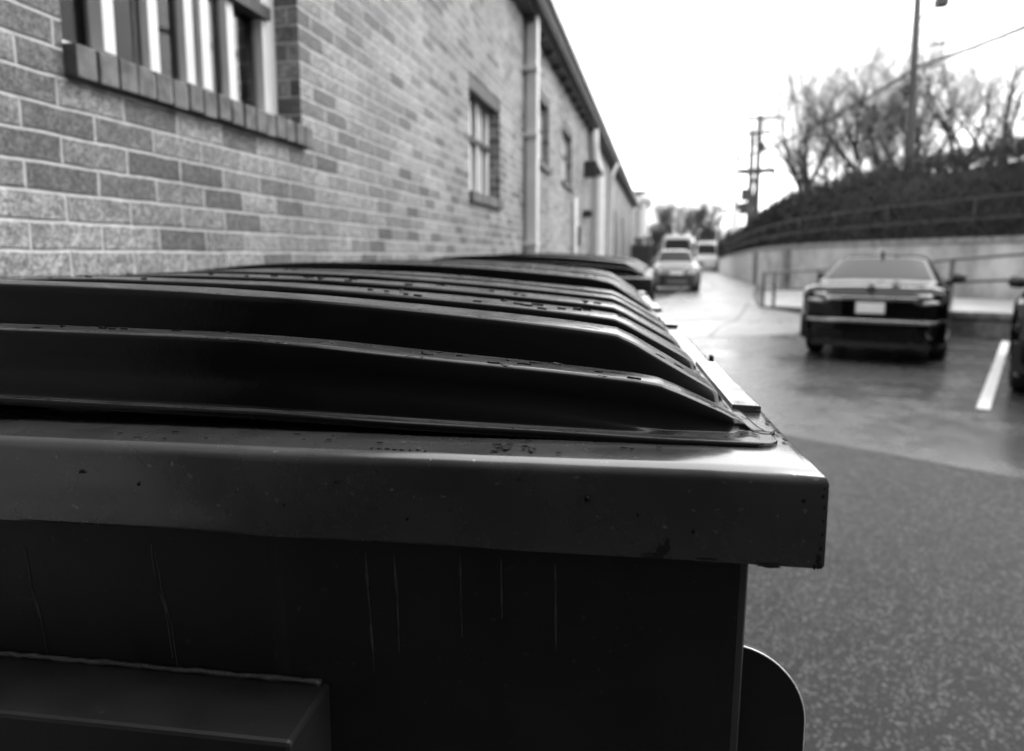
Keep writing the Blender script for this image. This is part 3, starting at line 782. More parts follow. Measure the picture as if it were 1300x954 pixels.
for a, b, wgt in segl:
    sc = max(1, a.y/22)
    for _ in range(int(NL*wgt/tot)):
        t = rnd.random(); p = a+(b-a)*t
        zb_ = wtop(p.y); zt_ = hedge_top(p.y)+.16*mnoise.noise(Vector((p.x*1.5,p.y*1.1,4)))
        u = rnd.random()
        if rnd.random() < .6: x = .34+.3*rnd.random()+.1*mnoise.noise(Vector((p.y*2, u*3, 7))); z = zb_+(zt_-zb_)*u
        else: x = .4+rnd.random()*2.2; z = zt_-.2+rnd.random()**2*.35
        x0, y0 = p.x+x, p.y+.1*x
        s = rnd.uniform(.02,.05)*sc
        l = s*rnd.uniform(1.5,3.5)
        d = Vector((rnd.gauss(0,.5), rnd.gauss(0,.5), rnd.uniform(.2,1.2))).normalized()*l
        e = Vector((rnd.gauss(0,1), rnd.gauss(0,1), rnd.gauss(0,.6))).normalized()*s*.5
        k = len(V_)
        V_ += [(x0-e.x,y0-e.y,z-e.z),(x0+e.x,y0+e.y,z+e.z),(x0+d.x+e.x*.4,y0+d.y+e.y*.4,z+d.z+e.z*.4),(x0+d.x-e.x*.4,y0+d.y-e.y*.4,z+d.z-e.z*.4)]
        F_.append((k,k+1,k+2,k+3))
fix(mb.build('foliage', M['leaf'], hed, recalc=False), hed, ho)
# upright shoots sticking out of its top
mb = MB()
for a, b, wgt in segl:
    if a.y > 60: continue
    for _ in range(int(6000*wgt/tot)+1):
        p = a+(b-a)*rnd.random(); x = rnd.uniform(.5,2.2); z = hedge_top(p.y)-.25
        x0, y0 = p.x+x, p.y+.1*x
        l = rnd.uniform(.3,.75); dx, dy = rnd.gauss(0,.1), rnd.gauss(0,.1)
        mb.tube([(x0,y0,z),(x0+dx*.5,y0+dy*.5,z+l*.5),(x0+dx,y0+dy,z+l)], [.007*max(1,p.y/20),.005*max(1,p.y/20),.002*max(1,p.y/20)], 3, False)
fix(mb.build('shoot', M['twig_pale'], hed, recalc=False), hed, ho)
# pipe fence on top of the retaining wall
fen = empty('pipe_fence', 'thin two rail pipe fence standing on the retaining wall in front of the hedge', 'fence', (4.9,35,1.8))
fo = Vector((4.9,35,1.8))
fp = [p for p in along([p for p in WL if p[1] > 12], .6)]
for zz in (.45, .95):
    MBp = MB().tube([(p.x+.1,p.y,wtop(p.y)+zz) for p in fp if p.y < 60], .012, 6)
    fix(MBp.build('rail', M['rail_dark'], fen, smooth=True), fen, fo)
acc = 0; last = None
for p in fp:
    if p.y > 60: continue
    if last is None or (p-last).length > 2.9:
        last = p
        fix(MB().tube([(p.x+.1,p.y,wtop(p.y)-.02),(p.x+.1,p.y,wtop(p.y)+.98)], .014, 6).build('post', M['rail_dark'], fen, smooth=True), fen, fo)

# ramp with its retaining kerb
FR = [(2.81,20.5),(3.45,18.9),(4.1,17.1),(4.75,15.4),(5.25,14.15),(6.08,13.1),(7.2,11.7),(8.6,9.6)]
FZ = [.04,.12,.22,.33,.42,.47,.50,.52]
BK = [(4.72,34),(4.9,30.5),(5.3,26.8),(6.3,22),(7.6,18.4),(8.45,15.8),(9.2,13.5),(10.1,10.3)]
ra = empty('concrete_ramp', 'raised concrete walkway ramp behind the black sedan', 'ramp', (5,16,0)); rao = Vector((5,16,0))
mb = MB(); n = len(FR); vs = []
for (f, z, b) in zip(FR, FZ, BK): vs += [(f[0],f[1],z), (b[0]-.003,b[1],z+.003)]
mb.add(vs, [(2*i,2*i+1,2*i+3,2*i+2) for i in range(n-1)])
fix(mb.build('ramp_surface', M['concrete'], ra, smooth=False), ra, rao)
mb = MB(); vs = []
for (f, z) in zip(FR, FZ): vs += [(f[0]+.0,f[1],z-.10),(f[0],f[1],-.02)]
mb.add(vs, [(2*i,2*i+1,2*i+3,2*i+2) for i in range(n-1)])
fix(mb.build('ramp_side', M['concrete_dark'], ra), ra, rao)
mb = MB(); vs = []
for (f, z) in zip(FR, FZ): vs += [(f[0]-.05,f[1]-.02,z+.004),(f[0]-.05,f[1]-.02,z-.099),(f[0]+.1,f[1]+.04,z-.099),(f[0]+.1,f[1]+.04,z+.006)]
mb.add(vs, [(4*i+j, 4*i+(j+1) % 4, 4*i+4+(j+1) % 4, 4*i+4+j) for i in range(n-1) for j in range(4)]+[(0,1,2,3)])
fix(mb.build('ramp_kerb', M['concrete_dark'], ra), ra, rao)
# stones and leaf litter at the foot of the ramp
rnd = random.Random(4); mb = MB()
for i in range(420):
    t = rnd.random()*3.4+3; k = int(t); f = t-k
    if k >= n-1: continue
    x = FR[k][0]+(FR[k+1][0]-FR[k][0])*f - abs(rnd.gauss(0,.12))-.03; y = FR[k][1]+(FR[k+1][1]-FR[k][1])*f - abs(rnd.gauss(0,.06))
    s = rnd.uniform(.012,.04)
    mb.tube([(x,y,.003),(x+rnd.uniform(-s,s),y+rnd.uniform(-s,s),.005+s*.6)], [s,s*.5], 5)
tag(mb.build('leaf_litter', M['soil']), 'wet leaf litter lying along the foot of the ramp', 'leaf litter', kind='stuff')
# railing
rl = empty('ramp_railing', 'dark two rail steel handrail along the ramp edge behind the sedan', 'railing', (4,17,0)); rlo = Vector((4,17,0))
top = [(2.86,20.4,.97),(3.5,18.85,1.06),(4.15,17.05,1.17),(4.8,15.35,1.28),(5.3,14.1,1.39),(6.13,13.05,1.50),(7.25,11.65,1.60),(8.65,9.55,1.68)]
dz = [.46,.48,.50,.46,.44,.42,.42,.42]
fix(MB().tube(top, .032, 8).build('handrail', M['rail'], rl, smooth=True), rl, rlo)
low = [(x,y,z-d_+.015*math.sin(i*2.1)) for i, ((x,y,z), d_) in enumerate(zip(top, dz))]
fix(MB().tube(low, .026, 8).build('lower_rail', M['rail_dark'], rl, smooth=True), rl, rlo)
for i, (x,y,z,r_) in enumerate([(2.86,20.4,.97,.04),(3.07,19.9,.985,.04),(3.8,18.05,1.11,.032),(4.55,16.1,1.225,.032),(5.28,14.15,1.385,.05),(7.25,11.65,1.6,.035),(8.65,9.55,1.68,.035)]):
    zz = interp([(9.6,.52),(14.15,.42),(20.4,.04)], y)
    fix(MB().tube([(x,y,zz-.01),(x,y,z)], r_, 8).build('post', M['rail_dark'], rl, smooth=True), rl, rlo)

# ------------------------------------------------------------------ vehicles
def build_car(name, label, cat, loc, rz, L_, W_, Hh, prof, paint, kind, glass_front, glass_rear, lamps, wb=(.9,3.65), wr=.33, mirrors=True, belt=.95, group=None):
    """local frame: x to the right, y forward from the rear bumper (0) to the nose (L_), z up; prof = [(y, top height, half width factor at the top)]"""
    root = empty(name, label, cat, loc, rz, group)
    ys = sorted(set([p[0] for p in prof] + [L_*i/46 for i in range(47)] + [c+wr*1.12*math.cos(PI*i/8) for c in wb for i in range(9)]))
    vs = []; m = 9; hw = W_/2
    for y in ys:
        zt_ = interp([(p[0],p[1]) for p in prof], y); tw = interp([(p[0],p[2]) for p in prof], y)
        endf = 1-.16*max(0, 1-min(y, L_-y)/.5)**2.2          # plan-view rounding of the ends
        w_ = hw*endf
        bt = min(belt + (.02*(L_/2-y)/L_), zt_-.02)
        zb_ = .24 + (.10 if (y < .12 or y > L_-.12) else 0)
        for c in wb:
            if abs(y-c) < wr*1.12: zb_ = max(zb_, wr+math.sqrt(max(0, (wr*1.12)**2-(y-c)**2)))
        zb_ = min(zb_, bt-.06)
        zm = max(zb_+.02, .55*bt+.1)
        wt = w_*tw
        ring = [(w_*.93, zb_), (w_*.985, min(zb_+.08, zm-.005)), (w_, zm), (w_*.985, bt-.05 if bt-.05 > zm else zm+.005), (w_*.94, bt), (wt+(w_*.94-wt)*.25, bt+(zt_-bt)*.68), (wt, bt+(zt_-bt)*.90), (wt*.82, zt_-.012), (wt*.4, zt_)]
        pts = [(x, y, z) for x, z in ring] + [(-x, y, z) for x, z in reversed(ring)]
        vs += pts
    k = 2*m; fs = []
    for i in range(len(ys)-1):
        for j in range(k-1): fs.append((i*k+j, i*k+j+1, (i+1)*k+j+1, (i+1)*k+j))
        fs.append((i*k+k-1, i*k, (i+1)*k, (i+1)*k+k-1))
    fs.append(tuple(range(k))[::-1]); fs.append(tuple(range((len(ys)-1)*k, len(ys)*k)))
    body = MB().add(vs, fs).build('body', paint, root, auto=32)
    def surf(y, f):      # point of the top surface, f = fraction of top half-width
        zt_ = interp([(p[0],p[1]) for p in prof], y); tw = interp([(p[0],p[2]) for p in prof], y)
        endf = 1-.16*max(0, 1-min(y, L_-y)/.5)**2.2
        wt = hw*endf*tw
        bt = min(belt+(.02*(L_/2-y)/L_), zt_-.02)
        a = abs(f); z = zt_ if a < .4 else (zt_-.012*(a-.4)/.42 if a < .82 else zt_-.012-(zt_-.012-(bt+(zt_-bt)*.9))*(a-.82)/.18)
        return (wt*f, y, z)
    for gname, span in (('rear_window', glass_rear), ('windscreen', glass_front)):
        if not span: continue
        (a, b) = span; vs = []; nf = 12; ny = 6
        for i in range(ny+1):
            y = a+(b-a)*i/ny
            for j in range(nf+1):
                p = surf(y, -.93+1.86*j/nf); sl = -1 if gname == 'rear_window' else 1
                vs.append((p[0], p[1]+sl*.004, p[2]+.005))
        fs = [(i*(nf+1)+j, i*(nf+1)+j+1, (i+1)*(nf+1)+j+1, (i+1)*(nf+1)+j) for i in range(ny) for j in range(nf)]
        MB().add(vs, fs).build(gname, M['car_glass'], root, smooth=True)
    # side glass
    gy = [y for y in ys if (glass_rear[1] if glass_rear else .6)-.25 <= y <= (glass_front[0] if glass_front else L_*.6)+.25]
    for s in (1, -1):
        vs = []
        for y in gy:
            zt_ = interp([(p[0],p[1]) for p in prof], y); tw = interp([(p[0],p[2]) for p in prof], y)
            w_ = hw; wt = w_*tw; bt = min(belt+(.02*(L_/2-y)/L_), zt_-.02)
            for (ff, zz) in ((.03,.05),(.25,.68),(.0,.86)):
                if ff == .03: x = wt+(w_*.94-wt)*.93; z = bt+(zt_-bt)*.06
                elif ff == .25: x = wt+(w_*.94-wt)*.25; z = bt+(zt_-bt)*.68
                else: x = wt+(w_*.94-wt)*.05; z = bt+(zt_-bt)*.86
                vs.append((s*(x+.006), y, z))
        fs = [(3*i+j, 3*i+j+1, 3*i+4+j, 3*i+3+j) for i in range(len(gy)-1) for j in range(2)]
        MB().add(vs, fs).build('side_window', M['car_glass'], root, smooth=True)
    # wheels
    for c in wb:
        for s in (1, -1):
            xo = s*(hw-.02)
            t = [(wr*.62,.0),(wr*.9,-.0),(wr,-.03),(wr,-.19),(wr*.9,-.22),(wr*.62,-.22)]
            vs = []; n = 28
            for i in range(n):
                a = 2*PI*i/n
                for (r_, dx) in t: vs.append((xo+s*dx, c+r_*math.cos(a), wr+r_*math.sin(a)))
            q_ = len(t); fs = [(i*q_+j, i*q_+(j+1) % q_, ((i+1) % n)*q_+(j+1) % q_, ((i+1) % n)*q_+j) for i in range(n) for j in range(q_)]
            wh = MB().add(vs, fs).build('wheel', M['tyre'], root, auto=35)
            rm = MB()
            rm.tube([(xo-s*.02, c, wr), (xo-s*.12, c, wr)], wr*.14, 12)
            for i in range(10):
                a = 2*PI*i/10; d = Vector((0, math.cos(a), math.sin(a)))
                rm.tube([Vector((xo-s*.03, c, wr))+d*wr*.1, Vector((xo-s*.025, c, wr))+d*wr*.61], [.022,.03], 6)
            rm.build('rim', M['chrome'], wh)
    # underbody
    MB().box(-hw+.12, .25, .2, hw-.12, L_-.25, .42).build('underbody', M['black_plastic'], root)
    if mirrors:
        my = (glass_front[0]-.35) if glass_front else L_*.66
        my = mirrors if not isinstance(mirrors, bool) else my
        for s in (1, -1):
            mm = MB(); mm.tube([(s*(hw-.08), my, belt+.02), (s*(hw+.03), my, belt+.06)], .03, 8)
            mm.tube([(s*(hw+.0), my, belt+.09), (s*(hw+.03), my+.005, belt+.09), (s*(hw+.15), my, belt+.09), (s*(hw+.19), my, belt+.085)], [.05,.085,.08,.045], 12)
            mm.build('mirror', M['black_plastic'], root, smooth=True)
    return root
def slab(root, name, mat, x0, x1, y0, y1, z0, z1, bevel=.01, parent=None):
    return MB().box(x0,y0,z0,x1,y1,z1).build(name, mat, parent or root, bevel=bevel)
def curved_strip(name, mat, root, hwid, z0, z1, yf, th=.02, n=16, sgn=-1):
    """strip across the car's end following its plan curve; yf(x) = y of its outer face"""
    vs = []
    for i in range(n+1):
        x = -hwid+2*hwid*i/n; y = yf(x)
        vs += [(x,y,z0),(x,y,z1),(x,y-sgn*th,z1),(x,y-sgn*th,z0)]
    fs = [(4*i+j, 4*i+(j+1) % 4, 4*i+4+(j+1) % 4, 4*i+4+j) for i in range(n) for j in range(4)] + [(0,1,2,3), (4*n+3,4*n+2,4*n+1,4*n)]
    return MB().add(vs, fs).build(name, mat, root, bevel=.006)
# black sedan seen from behind
sed_prof = [(0,.80,.80),(.03,.95,.80),(.08,1.035,.80),(.2,1.06,.80),(.62,1.085,.80),(.70,1.10,.79),(1.50,1.425,.62),(1.75,1.455,.62),(2.4,1.465,.63),(2.9,1.44,.63),(3.75,1.06,.78),(3.95,1.02,.80),(4.7,.90,.78),(4.86,.78,.74),(4.9,.62,.7)]
sc = Vector((2.78,10.0,0)); SR = -R(20.0)
sed = build_car('sedan', 'black sedan with chrome strips parked tail first behind the dumpster', 'car', sc, SR, 4.9, 1.86, 1.465, sed_prof, M['car_black'], 'rear', (2.98,3.68), (.78,1.47), None, wb=(1.0,3.85), wr=.335, mirrors=3.05, belt=1.0)
yr = lambda x: -.035+.16*abs(x/.9)**3
b = curved_strip('rear_bumper', M['car_black'], sed, .88, .30, .62, lambda x: yr(x)-.05, .1)
curved_strip('bumper_trim', M['chrome'], b, .80, .555, .60, lambda x: yr(x)-.066, .02)
curved_strip('diffuser', M['black_plastic'], b, .72, .22, .34, lambda x: yr(x)-.045, .06)
for x in (-.5,.5): MB().tube([(x,-.08,.29),(x,.1,.29)], .035, 14).build('exhaust', M['black_plastic'], b)
tr = curved_strip('boot_lid', M['car_black'], sed, .70, .63, .93, lambda x: yr(x)-.012, .08)
curved_strip('boot_trim', M['chrome'], tr, .56, .855, .905, lambda x: yr(x)-.032, .02)
pl_ = slab(sed, 'number_plate', M['plate'], -.17,.17, -.062,-.05, .685,.82, .004)
slab(sed, 'plate_frame', M['chrome'], -.185,.185, -.0535,-.047, .67,.835, .004, pl_)
MB().tube([(0,-.03,1.0),(0,-.05,1.0)], .06, 20).build('badge', M['chrome'], tr)
for s in (1, -1):
    vs = []
    prof2 = [(.50,.83),(.50,.95),(.66,.975),(.84,.955),(.87,.87),(.80,.80),(.60,.79)]
    n = len(prof2)
    lo = [(s*x, yr(x)-.03, z) for x,z in prof2]; hi = [(s*x, yr(x)+.12, z) for x,z in prof2]
    tl = MB().add(lo+hi, [tuple(range(n)), tuple(range(n,2*n))]+[(i,(i+1)%n,n+(i+1)%n,n+i) for i in range(n)]).build('tail_lamp', M['lamp_dark'], sed, bevel=.008)
    MB().tube([(s*.55,yr(.55)-.034,.925),(s*.70,yr(.70)-.036,.925)], .022, 8).build('reflector', M['lamp_lens'], tl, smooth=True)
    MB().tube([(s*.60,yr(.6)-.034,.835),(s*.68,yr(.68)-.038,.84),(s*.78,yr(.78)-.036,.845)], [.02,.032,.02], 8).build('reflector', M['lamp_lens'], tl, smooth=True)
MB().tube([(0,1.62,1.44),(0,1.56,1.50),(0,1.50,1.53)], [.03,.018,.008], 8).build('antenna', M['black_plastic'], sed, smooth=True)
for x in (-.38, .38):
    MB().prism([(x-.16,.95),(x+.16,.95),(x+.15,1.16),(x+.09,1.28),(x-.09,1.28),(x-.15,1.16)], 'y', 1.42, 1.44)
# dark car just entering the right edge
hb_prof = [(0,.85,.78),(.05,1.1,.74),(.45,1.50,.62),(.7,1.60,.62),(2.6,1.62,.62),(3.3,1.15,.78),(4.2,1.02,.78),(4.4,.8,.72),(4.45,.62,.7)]
hb = build_car('hatchback', 'dark car cut off by the right edge of the photo beyond the white parking line', 'car', Vector((4.17,7.15,0)), -R(27), 4.45, 1.84, 1.62, hb_prof, M['car_black'], 'rear', (2.68,3.25), (.1,.42), None, wb=(.85,3.5), wr=.34, mirrors=2.95, belt=1.02)
yr2 = lambda x: -.03+.16*abs(x/.9)**3
curved_strip('rear_bumper', M['black_plastic'], hb, .87, .3, .6, lambda x: yr2(x)-.03, .1)
for s in (1,-1): MB().box(s*.62-.16,-.03,.85,s*.62+.16,.2,1.05).build('tail_lamp', M['lamp_dark'], hb, bevel=.02)
# silver SUV facing the camera
suv_prof = [(0,.9,.74),(.08,1.15,.72),(.4,1.60,.62),(.6,1.68,.62),(2.7,1.70,.62),(2.9,1.67,.62),(3.65,1.20,.76),(3.8,1.14,.80),(4.55,1.04,.80),(4.68,.92,.76),(4.72,.7,.72)]
suv = build_car('suv', 'silver sport utility car facing the camera beyond the dumpsters', 'car', Vector((.50,32.6,0)), PI+R(1.5), 4.72, 1.98, 1.7, suv_prof, M['car_silver'], 'front', (2.96,3.62), (.1,.38), None, wb=(.95,3.75), wr=.36, mirrors=2.95, belt=1.05)
yf = lambda x: 4.75-.20*abs(x/.95)**3
bp = curved_strip('front_bumper', M['black_plastic'], suv, .93, .26, .72, lambda x: yf(x)+.04, .12, sgn=1)
curved_strip('skid_plate', M['car_silver'], bp, .40, .36, .50, lambda x: yf(x)+.056, .03, sgn=1)
gr = curved_strip('grille', M['chrome'], suv, .46, .72, .95, lambda x: yf(x)+.03, .1, sgn=1)
curved_strip('grille_bar', M['black_plastic'], gr, .36, .875, .91, lambda x: yf(x)+.04, .02, sgn=1)
slab(suv, 'number_plate', M['plate'], -.26,.26, yf(0)+.052,yf(0)+.064, .72,.86, .004)
for s in (1,-1):
    p2 = [(.50,.72),(.55,.86),(.90,1.0),(.94,.9),(.80,.76)]; n = len(p2)
    lo = [(s*x, yf(x)+.045, z) for x,z in p2]; hi = [(s*x, yf(x)-.15, z) for x,z in p2]
    MB().add(lo+hi, [tuple(range(n)), tuple(range(n,2*n))]+[(i,(i+1)%n,n+(i+1)%n,n+i) for i in range(n)]).build('headlamp', M['lamp_lens'], suv, bevel=.01)
# dark car half hidden left of the SUV, white vans behind
cb_ = empty('storage_cabinet', 'dark steel storage cabinet standing against the brick wall left of the silver SUV', 'cabinet', (-.86,31.0,0))
MB().box(-.42,-.4,.08,.42,.4,1.85).build('cabinet_body', M['dark_steel'], cb_, bevel=.02)
for s_ in (-1,1):
    dd = MB().box(s_*.21-.195,-.425,.14,s_*.21+.195,-.402,1.78).build('door', M['black_plastic'], cb_, bevel=.006)
    MB().box(s_*.05-.015,-.46,.9,s_*.05+.015,-.427,1.1).build('door_handle', M['rail'], dd)
MB().box(-.46,-.44,1.852,.46,.42,1.92).build('cabinet_top', M['dark_steel'], cb_, bevel=.01)
MB().box(-.3,-.3,1.93,.1,.2,2.25).build('vent_hood', M['rail'], cb_, bevel=.02)
van_prof = [(0,2.5,.9),(.1,2.8,.88),(4.4,2.82,.88),(4.7,2.6,.86),(5.3,1.5,.86),(5.9,1.2,.84),(6.1,.8,.8)]
for s in (1,-1): MB().box(s*.99-.012,1.4,.26,s*.99+.012,3.3,.62).build('flank_shade', M['black_plastic'], suv, bevel=.006)  # added black strips stand in for shade along the SUV's lower flanks
v1 = build_car('delivery_van', 'white high roofed van showing above the silver SUV', 'van', Vector((1.05,50.5,0)), PI, 6.1, 2.05, 2.8, van_prof, M['car_white'], 'f', (4.75,5.25), None, None, wb=(1.1,4.9), wr=.38, mirrors=4.9, belt=1.35, group='white vans parked far up the lane')
v2 = build_car('delivery_van', 'smaller looking white van farthest up the lane by the hedge end', 'van', Vector((4.2,72,0)), PI, 6.1, 2.05, 2.8, van_prof, M['car_white'], 'f', (4.75,5.25), None, None, wb=(1.1,4.9), wr=.38, mirrors=4.9, belt=1.35, group='white vans parked far up the lane')
# steel bollard post beside the SUV
bo = empty('bollard', 'pale steel bollard post left of the silver SUV', 'bollard', (-.62,25.6,0))
MB().tube([(0,0,0),(0,0,1.12),(0,0,1.15)], [.09,.09,.05], 16).build('post', M['pole_pale'], bo, auto=40)
MB().tube([(0,0,.95),(0,0,1.02)], .093, 16).build('band', M['rail'], bo)
bu = MB(); rnd = random.Random(8)
for i in range(900):
    a_ = rnd.random()*2*PI; r_ = .45*rnd.random()**.5; z = rnd.random()**.8*.6
    x, y = r_*math.cos(a_)*(1-z*.6), r_*math.sin(a_)*(1-z*.6)
    s = .03; d_ = Vector((rnd.gauss(0,1),rnd.gauss(0,1),rnd.gauss(0,1))).normalized()*s; e = Vector((rnd.gauss(0,1),rnd.gauss(0,1),rnd.gauss(0,1))).normalized()*s
    bu.add([(x-d_.x,y-d_.y,z),(x+e.x,y+e.y,z+e.z),(x+d_.x,y+d_.y,z+d_.z),(x-e.x,y-e.y,z-e.z+.02)], [(0,1,2,3)])
bsh = bu.build('shrub', M['leaf'], None, recalc=False); bsh.location = (-.98,24.4,0)
tag(bsh, 'small dark shrub growing against the brick wall before the bollard', 'shrub')

# ------------------------------------------------------------------ poles and wires
def insul(mb, x, y, z): mb.tube([(x,y,z),(x,y,z+.22)], [.05,.03], 6)
pA = empty('utility_pole', 'tall dark wooden pole rising behind the hedge with flood lamps near its top', 'utility pole', (9.95,31.9,0))
MB().tube([(.05,0,0),(.0,0,6),(-.07,.1,14.5)], [.2,.17,.13], 14).build('shaft', M['pole_wood'], pA, smooth=True)
mb = MB(); mb.tube([(0,0,10.9),(.35,0,11.25),(.72,0,11.45)], .03, 6); fl = mb.build('lamp_arm', M['dark_steel'], pA)
MB().box(.55,-.3,11.35,1.0,.1,11.72).build('flood_lamp', M['dark_steel'], pA, bevel=.03)
mb = MB(); mb.tube([(0,0,9.75),(.6,0,9.95)], .018, 6); mb.tube([(.55,0,9.95),(.95,0,9.98),(1.15,0,10.05)], [.05,.07,.02], 8); mb.build('bracket_lamp', M['rail'], pA)
mb = MB(); mb.tube([(0,0,9.0),(.55,0,9.1)], .018, 6); mb.tube([(.5,0,9.08),(.85,0,9.16)], [.07,.05], 8); mb.build('bracket_lamp', M['rail'], pA)
MB().box(-.42,-.2,8.05,-.16,.1,8.35).build('junction_box', M['dark_steel'], pA)
def big_pole(name, label, loc, hgt, arms, gp=None):
    p = empty(name, label, 'utility pole', loc, 0, gp)
    MB().tube([(0,0,0),(0,0,hgt)], [.34,.24], 12).build('shaft', M['pole_wood'], p, smooth=True)
    for (z, w_, th) in arms:
        a = MB().box(-w_,-.08,z-th,w_,.08,z+th).build('crossarm', M['pole_wood'], p)
        mb = MB()
        for x in (-w_+.1, -w_*.45, w_*.45, w_-.1): insul(mb, x, 0, z+th)
        mb.build('insulator', M['rail'], a)
    return p
G = 'pair of crowded utility poles far up the lane'
pB = big_pole('utility_pole', 'taller of the two dark far poles carrying crossarms', (10.05,79.8,0), 16.5, [(16.1,2.0,.13),(10.6,1.8,.26)], G)
MB().tube([(.35,0,12.6),(.35,0,13.6)], .3, 12).build('transformer', M['dark_steel'], pB)
mb = MB(); mb.tube([(-.3,-.3,4),(-.5,-.3,7),(-.1,-.2,9),(-.1,-.2,12)], .12, 6); mb.build('cable_riser', M['dark_steel'], pB)
pC = big_pole('utility_pole', 'shorter of the two dark far poles with transformers hanging on it', (9.15,78.0,0), 14.6, [(14.3,1.8,.12),(10.3,1.2,.24)], G)
for (x, z) in ((-.55,7.9),(-1.0,6.4),(-.35,6.5)): MB().tube([(x,-.2,z-.6),(x,-.2,z+.6)], .42, 12).build('transformer', M['dark_steel'], pC)
mb = MB()
for i in range(7): mb.tube([(.45,-.3,3+i*1.2),(.45+.12*(-1)**i,-.3,3.6+i*1.2)], .14, 6)
mb.build('cable_riser', M['pole_wood'], pC)
pD = empty('utility_pole', 'slim pale pole left of the pair of dark poles', 'utility pole', (6.35,64,0))
MB().tube([(0,0,0),(0,0,5.4)], .36, 12).build('sleeve', M['pole_pale'], pD, smooth=True)
MB().tube([(0,0,5.4),(0,0,10.2)], .17, 10).build('shaft', M['pole_pale'], pD, smooth=True)
MB().box(-.5,-.05,9.75,.5,.05,9.9).build('crossarm', M['pole_pale'], pD)
pE = empty('utility_pole', 'slim distant pole before the far leafless trees', 'utility pole', (9.5,120,0))
MB().tube([(0,0,0),(0,0,9.5)], .15, 8).build('shaft', M['pole_wood'], pE)
MB().box(-1,-.1,8.8,1,.1,9.0).build('crossarm', M['pole_wood'], pE)
def wire(name, label, a, b, sag, r, gp='overhead wires'):
    a = Vector(a); b = Vector(b); pts = []
    for i in range(25):
        t = i/24; p = a.lerp(b, t); p.z -= sag*4*t*(1-t); pts.append(p)
    o = MB().tube(pts, r*3.2, 5).build(name, M['cable'], smooth=True)
    tag(o, label, 'wire', gp); return o
wire('overhead_wire', 'wire from the tall near pole running out over the lot to the right', (9.95,31.9,9.1), (10.6,17.0,7.6), .15, .022)
wire('overhead_wire', 'wire sloping from the tall near pole down to the slim pale pole', (9.9,31.9,9.0), (6.35,64,9.95), .5, .022)
wire('overhead_wire', 'wire running left from the slim pale pole behind the buildings', (6.35,64,9.95), (-9,110,10.2), .6, .035)
wire('overhead_wire', 'upper wire from the near pole to the taller dark far pole', (9.9,31.9,12.6), (10.1,79.8,16.2), .8, .012)

# ------------------------------------------------------------------ leafless trees
def tree(label, loc, hgt, seed, trunk_r=.28, spread=.5, levels=6, gp='leafless trees beyond the hedge', lean=0, nb=(3,4), twigs=1.0, first=.25, trunks=1, thick=1.0, mul=.74):
    rnd = random.Random(seed)
    root = empty('leafless_tree', label, 'tree', loc, 0, gp)
    tb = MB(); cb = MB()
    def grow(p, d, ln, r, lv):
        n = 4 if lv < 3 else (3 if lv < 5 else 2)
        pts = [p]; rs = [r]; q = p.copy(); dd = d.copy()
        for i in range(n):
            dd = (dd + Vector((rnd.gauss(0,.13), rnd.gauss(0,.13), rnd.gauss(0,.06)+.05))).normalized()
            q = q + dd*ln/n; pts.append(q); rs.append(r*(1-.42*(i+1)/n))
        (tb if lv < 2 else cb).tube(pts, rs, 8 if lv < 2 else (5 if lv < 4 else 3), False)
        if lv >= levels: return
        k = rnd.randint(*nb) if lv < levels-1 else int(4*twigs)
        for j in range(k):
            t = rnd.uniform(.35, 1) if j else 1.0
            f = t*n; i = min(int(f), n-1); base = pts[i].lerp(pts[i+1], f-i)
            ax = dd.orthogonal().normalized(); ax = Matrix.Rotation(rnd.random()*2*PI, 3, dd) @ ax
            ang = rnd.uniform(.3, .75)*(spread/.5) if j else rnd.uniform(.05,.35)
            nd = (Matrix.Rotation(ang, 3, ax) @ dd); nd.z += .10; nd.normalize()
            grow(base, nd, ln*rnd.uniform(mul-.12,mul+.08), rs[i]*rnd.uniform(.5,.72), lv+1)
    for tI in range(trunks):
        a = 2*PI*tI/max(1,trunks)+rnd.random()
        d0 = Vector((math.sin(a)*(.35 if trunks > 1 else lean), math.cos(a)*(.35 if trunks > 1 else 0), 1)).normalized()
        grow(Vector((0,0,0)), d0, hgt*first, trunk_r*thick, 0)
    tb.build('trunk', M['bark'], root, smooth=True, recalc=False)
    cb.build('crown', M['twig'], root, recalc=False)
    return root
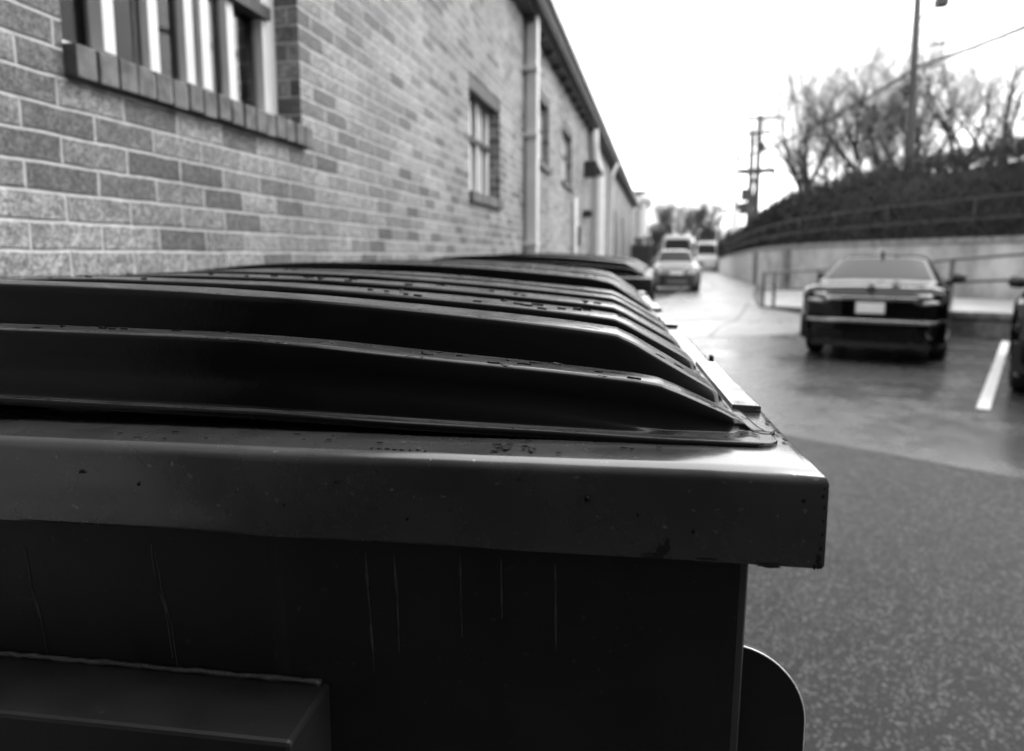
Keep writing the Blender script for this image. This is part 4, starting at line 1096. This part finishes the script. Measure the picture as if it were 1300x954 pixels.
tree('wide leafless tree left of the tall pole behind the hedge', (7.2,36.5,1.2), 14.0, 3, .22, .68, 6, trunks=3, first=.27, twigs=1.8, nb=(3,4))
tree('leafless tree with upright limbs directly behind the tall pole', (11.8,38.0,1.5), 15.2, 8, .24, .60, 6, trunks=3, first=.26, twigs=1.8, nb=(3,4))
tree('leafless tree with forked limbs right of the tall pole', (14.2,36.0,1.8), 14.0, 21, .24, .64, 6, trunks=3, first=.26, twigs=1.8, nb=(3,4))
tree('slender leafless tree filling the gap left of the tall pole', (9.6,41,1.4), 13.0, 52, .2, .66, 6, trunks=3, first=.27, twigs=1.6)
tree('darker leafless tree at the right edge above the hedge', (14.4,26.5,2.0), 7.5, 33, .2, .6, 6, trunks=3, first=.26, twigs=1.4)
far = [(1.5,92,11.5,41,'dense leafless tree above the silver SUV',2),(-1.8,84,7.5,42,'low leafless tree next to the pale building',2),(4.6,98,13,43,'tallest of the far leafless trees over the lane end',2),
       (9.2,92,7.5,44,'low leafless tree beneath the pair of dark poles',2),(13.5,98,8.5,45,'low leafless tree right of the pair of dark poles',2),(7.0,105,7.5,46,'distant leafless tree left of the slim pale pole',2)]
for (x,y,h,s,lb,tr_) in far:
    tree(lb, (x,y,0), h, s, .4, .55, 5, 'far leafless trees at the end of the lane', nb=(3,5), twigs=1.8, trunks=tr_+1, first=.27, thick=1.0)
# far brush closing the lane
rnd = random.Random(19); mb = MB()
for i in range(9000):
    t = rnd.random(); x = -14+60*t; y = 112+rnd.gauss(0,3)
    hh = 3.2+1.8*mnoise.noise(Vector((x*.22,0,0)))+1.0*mnoise.noise(Vector((x*.8,3,0)))
    z = rnd.random()*hh; s = rnd.uniform(.12,.4)
    d_ = Vector((rnd.gauss(0,.4),rnd.gauss(0,.4),1)).normalized()*s*2; e = Vector((rnd.gauss(0,1),rnd.gauss(0,.3),0)).normalized()*s*.4
    mb.add([(x-e.x,y-e.y,z),(x+e.x,y+e.y,z),(x+d_.x,y+d_.y,z+d_.z)], [(0,1,2)])
tag(mb.build('brushwood', M['leaf'], recalc=False), 'dark tangled brushwood closing the far end of the lane', 'brushwood', kind='stuff')
